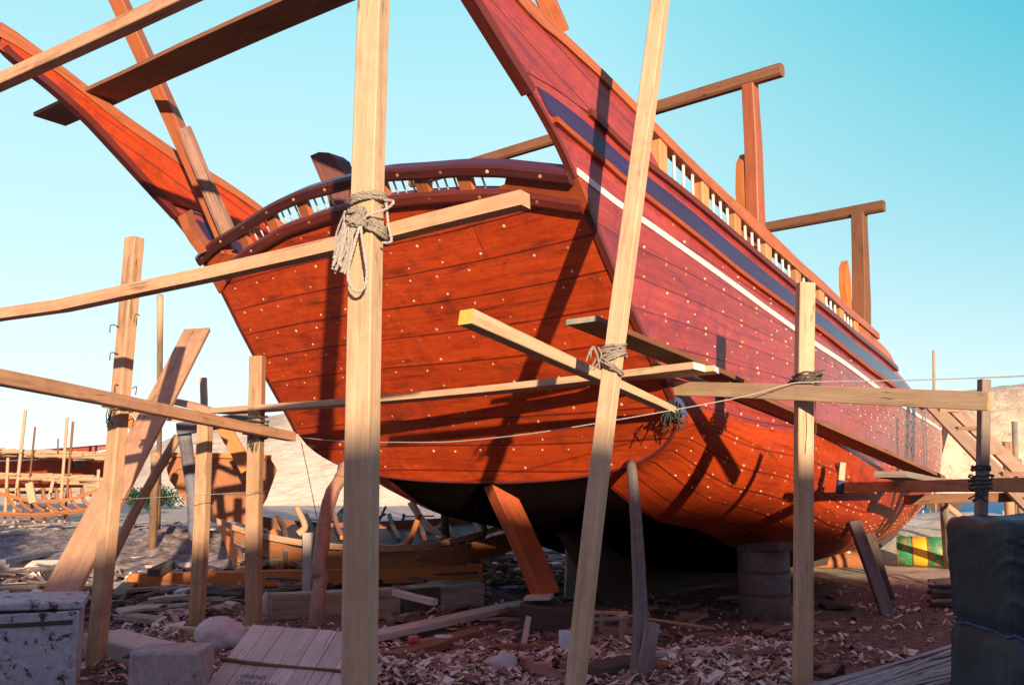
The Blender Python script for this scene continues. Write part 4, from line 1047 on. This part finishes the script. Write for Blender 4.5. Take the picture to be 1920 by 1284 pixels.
ribbon([at(0,925,36.4),at(60,938,36.3),at(130,936,36.3),at(190,915,36.4)],.14,'brownboat','ribband',sk)
# upturned red boat beyond the keel, right
ub=empty('small_boat',gr(1570,1062),'upturned reddish small boat under the forward hull','boat','small boats')
m=MB();pts=[];rings=[]
for k in lin(0,1,9):
    c_=gr(1508,1062).lerp(gr(1622,1058),k);rr=.30*math.sin(math.pi*(.12+.76*k))**.6;rings.append([c_+Vector((0,rr*math.cos(a)*1.2,rr*1.15*abs(math.sin(a))+.0)) for a in lin(0,math.pi,9)]);pts.append(c_)
m.sweep(pts,rings);m.build('hull','brownboat',ub,smooth=True)
m=MB();m.tube([at(1589,1036,17),at(1592,1024,17)],.04,n=6);m.build('post_stub','white',ub)
m=MB();m.tube([rings[i][0]+Vector((0,-.02,.03)) for i in range(9)],.035,n=6);m.build('gunwale','red',ub)
# moored boat and stakes far out
mbt=empty('moored_boat',at(1772,955,95),'tiny dark boat moored on the water at right','boat')
m=MB();pts=[];rings=[]
c_=at(1760,955,90);c_.z=-1.05
for k in lin(0,1,7):
    p=c_+Vector((3.4*k-1.2,0,0));w=.55*math.sin(math.pi*(.1+.8*k));rings.append([p+Vector((0,-w,.75)),p+Vector((0,-w*.5,0.)),p+Vector((0,w*.5,0.)),p+Vector((0,w,.75))]);pts.append(p)
m.sweep(pts,rings);m.build('hull','dark',mbt)
for i in range(14):
    px=1700+i*15+R.uniform(-5,5);Y=58+R.uniform(-2,2);a=at(px,966,Y);a.z=-1.4
    tag(ttube('mooring_stake',[a,Vector((a.x+R.uniform(-.1,.1),Y,-.55+R.uniform(-.2,.5)))],.07,'grey' if i%2 else 'pale','short stake at the water edge','stake',n=5),'one of many short stakes along the water edge','stake','stakes at the water edge')
# ============================================================= LEFT GROUND CLUTTER
def block(name,px,py,w,d,h,rz,mat,label,cat,group=None,z=0.,ch=.05,rx=0.):
    p=gr(px,py,z);m=MB();m.box(p+Vector((0,d/2*math.cos(rz),h/2)),(w,d,h),rz=rz,ch=ch,rx=rx);return tag(m.build(name,mat),label,cat,group)
# painted box, bottom left
p=at(148,1128,7.8);bx=empty('painted_box',(p.x-.9,p.y,0),'big whitewashed box with flaking paint and rot holes in the bottom left corner','box')
m=MB();m.beam((p.x-2.3,p.y-.45,p.z/2-.06),(p.x-.14,p.y+.38,p.z/2-.06),.8,p.z-.02,n=10,jit=.002,ch=.02);m.build('box_body','box',bx)
m=MB();m.beam((p.x-2.34,p.y-.46,p.z-.03),(p.x-.11,p.y+.39,p.z-.02),.815,.06,n=14,jit=.009,ch=.2);m.build('lid','box',bx)
m=MB();m.beam((p.x-2.1,p.y-.79,p.z-.16),(p.x-.04,p.y+.0,p.z-.15),.03,.035,n=8,jit=.004);m.build('batten','dark',bx)
# timbers behind the box
a,b=at(160,1200,9.7),at(375,1225,8.3)
tbeam('timber_baulk',at(195,1215,9.6),at(352,1262,8.4),.42,.34,'pale','large squared timber baulk lying behind the tall left post','timber','timbers on the ground',n=3,jit=.006,ch=.05)
block('stone_block',300,1345,.5,.4,.46,.03,'stone','pale square stone block bottom left with a dark cloth on top','block','',z=0.)
c=at(298,1232,7.55)
m=MB();ring=[];pts=[];rings=[]
for i in range(9):
    a_=i/8;p=c+Vector((-.24+.46*a_,.02*math.sin(a_*9),.02));rings.append([p+Vector((0,.12*math.cos(t)*(1+.3*math.sin(i*2)),.035*math.sin(t)*math.sin(math.pi*(.1+.8*a_)))) for t in lin(0,2*math.pi*.92,10)]);pts.append(p)
m.sweep(pts,rings);tag(m.build('folded_cloth','black',smooth=True),'dark crumpled cloth on the square stone block','cloth')
m=MB();m.box(c+Vector((.14,.12,.06)),(.2,.1,.05),.1);tag(m.build('plastic_scrap','redp'),'little faded red scrap behind the dark cloth','scrap')
def blob(name,c,r,sc,mat,label,cat,group=None,seed=0,amp=.25,n=14):
    v=[];f=[];rn=random.Random(seed);o=Vector((rn.random()*50,0,0))
    for j in range(n+1):
        th=math.pi*j/n
        for i in range(n*2):
            ph=math.pi*i/n;d=Vector((math.sin(th)*math.cos(ph),math.sin(th)*math.sin(ph),math.cos(th)))
            k=1+amp*noise.noise(d*1.6+o)+amp*.5*noise.noise(d*4+o);v.append(Vector(c)+Vector((d.x*sc[0],d.y*sc[1],d.z*sc[2]))*r*k)
    m_=n*2
    for j in range(n):
        for i in range(m_):a=j*m_+i;b=j*m_+(i+1)%m_;f.append((a,a+m_,b+m_,b))
    o=mk(name,v,f,mat,smooth=True);return tag(o,label,cat,group)
blob('cement_sack',gr(404,1222)+Vector((0,.15,.14)),.24,(1.15,.9,.7),'sack','slumped white sack at the foot of the left middle post','sack',seed=2)
tbeam('foot_chock',at(322,1178,10.9),at(378,1186,10.6),.1,.09,'fresh','fresh sawn chock of wood at the foot of the left middle post','chock','wood chocks',n=1)
tbeam('foot_chock',gr(372,1232),at(372,1190,10.5),.09,.09,'orange','short orange stub under the fresh sawn chock','chock','wood chocks',n=1,up=(0,-1,0))
# pallet lid with stencil letters
A=at(474,1172,8.15);Bp=at(700,1190,7.75);D=at(372,1304,7.2);Cc=at(640,1330,6.9)
pl=empty('board_lid',(A.x,A.y-.3,0),'pale boarded crate lid with blue stencilled letters leaning behind the front post','crate lid')
N_=7
nrm=((Bp-A).cross(D-A)).normalized()
if nrm.y>0:nrm=-nrm
E1,E2=(Bp-A),(D-A)
for half,(t0,t1) in enumerate(((0,.53),(.545,1.08))):
    for i in range(N_):
        a0,a1=i/N_,(i+1)/N_-.006
        o0=E1*a0;o1=E1*a1
        pts=[A+o0+E2*t0,A+o1+E2*t0,A+o1+E2*(t1+R.uniform(-.01,.01)),A+o0+E2*t1]
        off=nrm*(.0 if half==0 else -.012)+nrm*R.uniform(-.003,.003)
        outline_plate([(pts[k]+off) for k in(0,3,2,1)],.02,nrm,'board','lid',pl)
m=MB();m.beam(A+E2*.54-E1*.03+nrm*.006,A+E2*.54+E1*1.0+nrm*.006,.02,.035,up=nrm,n=5);m.build('batten','brown',pl)
def text(body,origin,xd,yd,size,mat,parent,name='stencil'):
    cu=bpy.data.curves.new(name,'FONT');cu.body=body;cu.size=size;cu.extrude=.0006
    tmp=bpy.data.objects.new('tmp',cu);C.objects.link(tmp)
    dg=bpy.context.evaluated_depsgraph_get();me=bpy.data.meshes.new_from_object(tmp.evaluated_get(dg));bpy.data.objects.remove(tmp)
    xd=xd.normalized();z=xd.cross(yd).normalized();y=z.cross(xd)
    b=wbase(parent)
    for v_ in me.vertices:v_.co=origin+xd*v_.co.x+y*v_.co.y+z*v_.co.z-b
    me.materials.clear();me.materials.append(M[mat])
    o=bpy.data.objects.new(name,me);C.objects.link(o);o.parent=parent;return o
zt_=nrm*.0125
text('GRAND',A+E2*.735+E1*.20+zt_,E1,-E2,.062,'ink',pl)
text('CONT 2 5/20',A+E2*.82+E1*.20+zt_,E1,-E2,.062,'ink',pl)
text('FOR 1 SCREWS',A+E2*.905+E1*.20+zt_,E1,-E2,.062,'ink',pl)
# big squared timbers and planks in the middle
T='timbers on the ground'
def gbeam(px0,py0,px1,py1,w,h,mat,label,name='timber',cat='timber',z=0.,**k):
    a=gr(px0,py0,z)+Vector((0,w/2,h/2));b=gr(px1,py1,z)+Vector((0,w/2,h/2));return tbeam(name,a,b,w,h,mat,label,cat,T,**k)
gbeam(497,1166,900,1140,.3,.32,'grey','heavy squared timber lying behind the crooked branch prop',n=6,jit=.006)
gbeam(745,1150,895,1133,.35,.30,'dark','dark squared timber end left of the orange shore',n=3,z=.02)
gbeam(600,1222,985,1140,.26,.07,'pale','long bluish plank lying in front of the heavy squared timber',name='plank',cat='plank',n=5,z=.06)
gbeam(760,1112,1050,1062,.2,.08,'pale','long grey plank running back under the stern',name='plank',cat='plank',n=4,z=.1)
gbeam(830,1112,1050,1082,.14,.06,'grey','narrow plank beside the long grey one under the stern',name='plank',cat='plank',n=4,z=.05)
gbeam(850,1125,1040,1098,.12,.05,'pale','thin slat in front of the planks under the stern',name='plank',cat='plank',n=4,z=.02)
gbeam(730,1245,890,1200,.2,.09,'brown','worn brown plank near the front post with a cup beside it',name='plank',cat='plank',n=3,z=.03)
gbeam(740,1118,815,1134,.09,.07,'pale','short pale offcut on the heavy timber',name='plank',cat='plank',n=2,z=.32)
gbeam(885,1230,1060,1228,.14,.09,'brown','dark red timber lying under the shore block',n=3,z=0.)
gbeam(1150,1242,1488,1212,.10,.05,'pale','long pale lath on the ground left of the straight post',name='plank',cat='plank',n=5,z=.03)
gbeam(1160,1240,1240,1234,.26,.05,'pale','pale lens shaped board end by the log prop',name='plank',cat='plank',n=3,z=.01)
gbeam(1110,1290,1190,1262,.24,.14,'dark','dark chunk of timber at the bottom centre',n=2)
gbeam(1195,1268,1260,1272,.2,.12,'brown','reddish chunk behind the foot of the log prop',n=2)
gbeam(1460,1190,1528,1182,.06,.03,'pale','small pale stick by the foot of the barrel',name='plank',cat='plank',n=2)
gbeam(1500,1262,1590,1266,.2,.09,'dark','dark board scrap right of the straight post',name='plank',cat='plank',n=2)
gbeam(1548,1142,1598,1142,.3,.05,'dark','dark flat scrap on the reddish ground under the hull',name='plank',cat='plank',n=2)
gbeam(900,1215,980,1186,.05,.03,'grey','thin leaning slat left of the shore block',name='plank',cat='plank',n=2,z=.05)
tbeam('loose_plank',gr(980,1210),at(990,1155,10.6),.06,.03,'pale','pale slat leaning against the shore block','plank',T,up=(0,-1,0),n=1)
ttube('long_stick',[at(1040,1136,11.4),at(1150,1150,11.0),at(1340,1178,10.4)],.016,'pinkw','long thin peeled stick lying behind the log prop','stick')
tbeam('log_pile_pole',gr(-40,1082,.02)+Vector((0,.15,.14)),gr(455,1062,.02)+Vector((0,.15,.14)),.28,.26,'pale','long pale squared log across the left middle ground','log',T,n=8,jit=.01,ch=.22)
gbeam(-20,1012,180,1000,.3,.12,'grey','grey plank on the rubble at far left',name='plank',cat='plank',n=3,z=.15)
gbeam(40,1108,160,1085,.4,.15,'dark','dark rubble timber behind the painted box',n=2)
gbeam(-10,1060,90,1040,.22,.08,'bluew','bluish broken board at the far left',name='plank',cat='plank',n=2,z=.3)
tbeam('dark_wedge',at(207,1132,13.2),at(242,1098,14.5),.22,.12,'dark','black wedge under the nose of the orange keel timber','wedge',None,n=1)
tbeam('wood_offcut',at(286,1072,14.2),at(318,1060,14.6),.2,.1,'dark','dark sawn offcut above the nose of the keel timber','offcut',None,n=1)
for i,(x0,y0,x1,y1) in enumerate([(385,1040,480,1034),(390,1052,490,1046),(200,1020,290,1012),(225,1140,380,1120),(200,1160,300,1172),(620,1088,700,1080),(880,1068,1000,1050),(300,1150,360,1140),(930,1046,1040,1036)]):
    gbeam(x0,y0,x1,y1,R.uniform(.1,.25),R.uniform(.05,.1),('pale','grey','bluew')[i%3],['upper grey board left of the orange shore foot','lower grey board between the two left posts','board on the rubble heap behind the tall left post','long board in front of the orange keel timber','narrow board behind the squared baulk','board scrap right of the crooked branch prop','plank beyond the orange shore','board scrap just left of the left middle post foot','farthest plank under the stern'][i],name='plank',cat='plank',n=2,z=R.uniform(0,.15))
# crate frame
cr=empty('broken_crate',gr(1130,1215),'broken slatted crate between the leaning post and the log prop','crate')
a=gr(1108,1216,.0)
for x,y,h in((0,0,.34),(.30,-.02,.32),(.12,.22,.34),(.38,.25,.33)):
    m=MB();m.beam(a+Vector((x,y,0)),a+Vector((x+.01,y,h)),.05,.03,up=(0,-1,0),n=1);m.build('slat','grey',cr)
for (x0,y0,x1,y1,z_) in((-.1,0,.38,-.02,.30),(-.05,.22,.4,.25,.33),(.30,-.02,.38,.25,.32),(-.15,.02,.32,-.03,.05)):
    m=MB();m.beam(a+Vector((x0,y0,z_)),a+Vector((x1,y1,z_)),.05,.03,n=1);m.build('slat','pinkw' if z_>.3 else 'grey',cr)
c=gr(1064,1226);tc=empty('tin_can',c,'pale blue rectangular tin beside the leaning post','tin')
m=MB();m.box(c+Vector((0,0,.12)),(.15,.10,.22),.2,ch=.1);m.build('tin_body','tin',tc)
m=MB();m.tube([c+Vector((.02,0,.23)),c+Vector((.02,0,.25))],.02,n=8);m.build('cap','redp',tc)
c=gr(1122,1212);cc=empty('drink_can',c+Vector((0,0,.05)),'small blue and red can in front of the broken crate','can')
m=MB();m.tube([c+Vector((-.06,0,.08)),c+Vector((.0,0,.08))],.035,n=12);m.build('can_body','ropeb',cc,smooth=True)
m=MB();m.tube([c+Vector((.0,0,.08)),c+Vector((.06,0.01,.08))],.0351,n=12);m.build('can_band','redp',cc,smooth=True)
c=gr(776,1226);cp=empty('paint_cup',c,'small pinkish cup on a white stem near the brown plank','cup')
m=MB();m.tube([c+Vector((0,0,.09)),c+Vector((0,0,.17))],.045,n=14,r2=.055);m.build('bowl','redp',cp,smooth=True)
m=MB();m.tube([c,c+Vector((0,0,.09))],.014,n=8);m.build('stem','white',cp,smooth=True)
for i,(px,py,lab) in enumerate([(988,1246,'smaller broken brick left of the leaning post'),(1018,1258,'larger broken brick left of the leaning post'),(1128,1245,'orange brick fragment right of the leaning post')]):
    block('broken_brick',px,py,.16-.03*(i==0),.1,.07,.2*i,'brick',lab,'brick','broken bricks')
blob('rock',gr(944,1262)+Vector((0,0,.07)),.14,(1,.8,.75),'rock','pale angular rock in the wood chips at the bottom centre','rock','rocks',seed=5,amp=.5,n=7)
blob('rock',gr(497,1162)+Vector((0,0,.1)),.16,(.6,.6,1.3),'rock','pale bluish lump against the end of the heavy squared timber','rock','rocks',seed=8,amp=.4,n=8)
blob('rock',gr(838,1216)+Vector((0,0,.05)),.09,(1.6,1,.8),'sack','crumpled white paper on the ground near the long bluish plank','paper scrap',seed=9,amp=.8,n=9)
ttube('loose_rope',[gr(1672,1130),gr(1690,1146),gr(1720,1152),gr(1752,1150)],.012,'ropeg','loose green rope end curled on the ground by the props','rope')
# rubble heap
v=[];f=[];nx,ny=110,46
for j in range(ny):
    for i in range(nx):
        x=-12.5+10.5*i/(nx-1);y=16.6+7.5*j/(ny-1)
        e=math.sin(math.pi*i/(nx-1))**.5*math.sin(math.pi*j/(ny-1))**.7
        z=e*(.62+.35*noise.noise(Vector((x*.35,y*.35,2))))+e*(.16*noise.fractal(Vector((x*2.2,y*2.2,0)),1,2,4))-.06
        v.append((x,y,z))
for j in range(ny-1):
    for i in range(nx-1):a=j*nx+i;f.append((a,a+1,a+nx+1,a+nx))
M['rubble']=plain('rubble heap',(.07,.05,.055),(.42,.36,.36),5.,.95,1.,dist=.06,spots=(.10,.05,.04))
tag(mk('rubble_heap',v,f,'rubble',base=(0,0,0)),'heap of dark earth and debris behind the long pale log',None,None,'stuff')
def scraps(name,n,region,mat,label,seed,L0=.25,L1=1.3,zr=.18):
    m=MB();rn=random.Random(seed)
    for i in range(n):
        px,py=region(rn);p=gr(px,py);L=rn.uniform(L0,L1)*rn.random()**.5;an=rn.gauss(0,.7);w_=rn.uniform(.04,.16);h_=rn.uniform(.012,.06)
        z=gh(p.x,p.y)+h_/2+rn.random()**2*zr;d_=Vector((math.cos(an),math.sin(an),rn.gauss(0,.10)))*L/2
        c_=Vector((p.x,p.y,z));m.beam(c_-d_,c_+d_,w_,h_,n=2,jit=.006,roll=rn.gauss(0,.3),w2=w_*rn.uniform(.3,1.1))
    return tag(m.build(name,mat,base=(0,0,0)),label,None,None,'stuff')
scraps('board_scraps',260,lambda rn:(rn.uniform(-20,640),rn.uniform(985,1150)),'grey','jumble of grey board scraps over the left yard',21)
scraps('board_scraps',170,lambda rn:(rn.uniform(-20,660),rn.uniform(990,1170)),'dark','dark broken timber scraps among the boards at left',22)
scraps('board_scraps',110,lambda rn:(rn.uniform(-20,640),rn.uniform(985,1160)),'pale','pale bluish board scraps over the left yard',23)
scraps('board_scraps',150,lambda rn:(rn.uniform(690,1560),rn.uniform(1120,1284)),'old','brown timber scraps among the chips under the stern',24,.15,.7,.08)
scraps('board_scraps',90,lambda rn:(rn.uniform(700,1120),rn.uniform(1050,1130)),'bluew','bluish slats on the ground behind the orange shore',25,.3,1.6,.12)
def in_boat(rn):return rn.uniform(480,930),rn.uniform(1030,1062)
m=MB();rn=random.Random(41)
for i in range(150):
    px=rn.uniform(470,935);Y=rn.uniform(14.9,17.4);p=at(px,1018,Y);p.z=.30+.12*rn.random()+.25*max(0,noise.noise(Vector((p.x,p.y,3))))
    d_=Vector((rn.gauss(0,1),rn.gauss(0,.5),rn.gauss(0,.22))).normalized()*rn.uniform(.12,.55)
    m.beam(p-d_,p+d_,rn.uniform(.03,.12),rn.uniform(.015,.05),n=2,jit=.008,roll=rn.gauss(0,.5))
tag(m.build('board_scraps','grey'),'offcuts and scraps lying inside the low unfinished boat',None,None,'stuff')
scraps('board_scraps',150,lambda rn:(rn.uniform(420,1060),rn.uniform(1020,1120)),'dark','dark offcuts around the low unfinished boat',31,.4,1.5,.25)
scraps('board_scraps',60,lambda rn:(rn.uniform(440,900),rn.uniform(985,1040)),'old','brown offcuts behind the low unfinished boat',32,.5,1.6,.4)
scraps('board_scraps',60,lambda rn:(rn.uniform(-20,300),rn.uniform(985,1010)),'bluew','bluish boards strewn below the far left staging',33,.5,2.2,.3)
# bush with leaves behind
bs=empty('bush',Vector((at(280,960,27).x,27,0)),'dark green bush beside the brown small boat','bush')
m=MB();m.tube([Vector((at(245,960,27).x,27,0)),at(262,940,27)],.04,n=6);m.tube([Vector((at(300,960,27).x,27,0)),at(290,940,27)],.04,n=6);m.build('stem','brown',bs)
m=MB();rn=random.Random(12)
for i in range(2600):
    an=rn.random()*6.28;th=math.acos(rn.uniform(-1,1));rr=rn.random()**.4
    c_=at(282,932,27)+Vector((math.sin(th)*math.cos(an)*1.0*(1+.3*math.sin(5*an)),math.sin(th)*math.sin(an)*.5,math.cos(th)*.30))*rr*(1+.3*math.sin(3*an))
    a_=Vector((rn.gauss(0,1),rn.gauss(0,1),rn.gauss(0,1))).normalized();b_=a_.cross(Vector((rn.gauss(0,1),rn.gauss(0,1),rn.gauss(0,1)))).normalized();s_=.035
    k=len(m.v);m.v+=[c_-a_*s_*1.6,c_-b_*s_*.6,c_+a_*s_*1.6,c_+b_*s_*.6];m.quad((k,k+1,k+2,k+3),[(0,0)]*4)
m.build('leaves','leaf',bs)
# dark tangled brush heap beyond the unfinished boat
m=MB();rn=random.Random(4)
for i in range(420):
    px=rn.uniform(500,840);Y=rn.uniform(18.5,21.5);hmax=.75*math.sin(math.pi*min(.96,max(.04,(px-495)/350)))
    p=Vector((at(px,1000,Y).x,Y,rn.uniform(0,.35+hmax*.6)));d=Vector((rn.gauss(0,1),rn.gauss(0,.6),rn.gauss(0,.35))).normalized()*rn.uniform(.15,.6)
    m.tube([p-d,p+d],rn.uniform(.012,.035),n=4,jit=.2)
tag(m.build('brush_heap','dark'),'tangled heap of dark branches and scraps behind the unfinished boat',None,None,'stuff')
blob('tyre_tarp',at(668,985,17.9),.42,(1.,.6,1.),'tarp','dark blue bundle on the brush heap left of the front post','bundle',seed=3)
# ============================================================= wood chips and debris (uncountable)
def chips(name,n,region,size,label,seed,zmax=.06):
    m=MB();rn=random.Random(seed)
    for i in range(n):
        px,py=region(rn);p=gr(px,py)
        nz_=noise.noise(Vector((p.x*1.1,p.y*1.1,seed)))
        if nz_<(-.12 if py>1225 else .02) and rn.random()<.85:continue
        z=gh(p.x,p.y)+rn.uniform(.005,zmax)*(1+1.5*max(0,nz_))
        L=size*rn.choice((.3,.4,.6,.8,1,1,1.5,2.2,2.8))*rn.uniform(.6,1.3);W=L*rn.uniform(.12,.6);an=rn.uniform(-1.2,1.2) if rn.random()<.7 else rn.random()*6.28
        t=Vector((math.cos(an),math.sin(an),rn.gauss(0,.22))).normalized();s_=t.cross(Vector((rn.gauss(0,.3),rn.gauss(0,.3),1))).normalized();nn=s_.cross(t)
        c=Vector((p.x,p.y,z));k=len(m.v);cur=nn*rn.uniform(-.1,.45)*L
        th=nn*.004
        P=[c-t*L/2-s_*W*.5,c-t*L/2+s_*W*.35,c+cur+s_*W*.5,c+t*L/2+s_*W*.2,c+t*L/2-s_*W*.3,c+cur-s_*W*.45]
        m.v+=P
        m.quad((k,k+5,k+2,k+1),[(0,0)]*4);m.quad((k+5,k+4,k+3,k+2),[(0,0)]*4)
    o=m.build(name,'chip',base=(0,0,0));return tag(o,label,None,None,'stuff')
def reg1(rn):
    x=rn.uniform(690,1500);y=1212+90*rn.random()**.8;return x,y
chips('wood_chips',24000,reg1,.052,'pale wood shavings and chips covering the near ground',1,.07)
def reg2(rn):return rn.uniform(-20,1800),1100+190*rn.random()
chips('scattered_chips',12000,reg2,.045,'scattered dark red chips on the soil',2,.03)
def reg3(rn):return rn.uniform(-20,1120),980+130*rn.random()
chips('yard_debris',9000,reg3,.12,'grey debris and board scraps over the left yard',3,.10)
def reg4(rn):return rn.uniform(180,500),1150+140*rn.random()
chips('bark_litter',1800,reg4,.07,'dark bark litter between the posts at left',4,.05)
# ============================================================= LIGHT
elev=rad(7.5);saz=rad(-13)
d=Vector((math.sin(saz)*math.cos(elev),math.cos(saz)*math.cos(elev),-math.sin(elev)))
sl=bpy.data.lights.new('sun','SUN');sl.energy=5.;sl.angle=rad(.6);sl.color=(1,.74,.50)
so=bpy.data.objects.new('sun',sl);C.objects.link(so);so.rotation_euler=d.to_track_quat('-Z','Y').to_euler()
w=bpy.data.worlds.new('World');bpy.context.scene.world=w;w.use_nodes=True;nt=w.node_tree
bg=nt.nodes['Background'];sky=nt.nodes.new('ShaderNodeTexSky');sky.sky_type='NISHITA';sky.sun_disc=False
sky.sun_elevation=elev;sky.sun_rotation=math.atan2(-d.x,-d.y)
sky.air_density=1.;sky.dust_density=.4;sky.ozone_density=1.5
def mixw(fac,a,b,bl='MIX'):
    return mixc(nt,fac,a,b,bl)
tc=nt.nodes.new('ShaderNodeTexCoord');sp=nt.nodes.new('ShaderNodeSeparateXYZ');nt.links.new(tc.outputs['Generated'],sp.inputs[0])
gradient=ramp(nt,sp.outputs[2],[(0.,(.88,.97,.96)),(.10,(.76,.93,.94)),(.24,(.58,.86,.90)),(.38,(.46,.81,.87)),(.48,(.34,.75,.84)),(.58,(.15,.25,.44)),(.72,(.16,.13,.36)),(1.,(.16,.12,.36))])
# deeper blue towards the right hand side and behind the photographer
rt=mathn(nt,'MULTIPLY',mathn(nt,'MULTIPLY',mathn(nt,'SUBTRACT',sp.outputs[0],.05),2.0,clamp=True),mathn(nt,'MULTIPLY',sp.outputs[2],2.2,clamp=True))
g2=mixw(rt,gradient,(.0,.46,.60))
bk=mathn(nt,'MULTIPLY',mathn(nt,'SUBTRACT',.45,sp.outputs[1]),2.2,clamp=True)
g3=mixw(bk,g2,(.26,.215,.36))
tinted=mixw(1.,sky.outputs[0],(.02,.02,.02),'MULTIPLY')
tot=mixw(1.,g3,tinted,'ADD')
nt.links.new(tot,bg.inputs[0]);bg.inputs[1].default_value=.70
# ============================================================= CAMERA
cd=bpy.data.cameras.new('camera');cd.sensor_width=36.;cd.lens=36.*F/1920.;cd.clip_end=3000;cd.clip_start=.05
co=bpy.data.objects.new('camera',cd);C.objects.link(co);co.location=(0,0,H);co.rotation_euler=(math.pi/2+TH,0,0)
sc=bpy.context.scene;sc.camera=co
sc.view_settings.view_transform='Standard';sc.view_settings.look='None';sc.view_settings.exposure=.6;sc.view_settings.gamma=1
sc.cycles.max_bounces=6
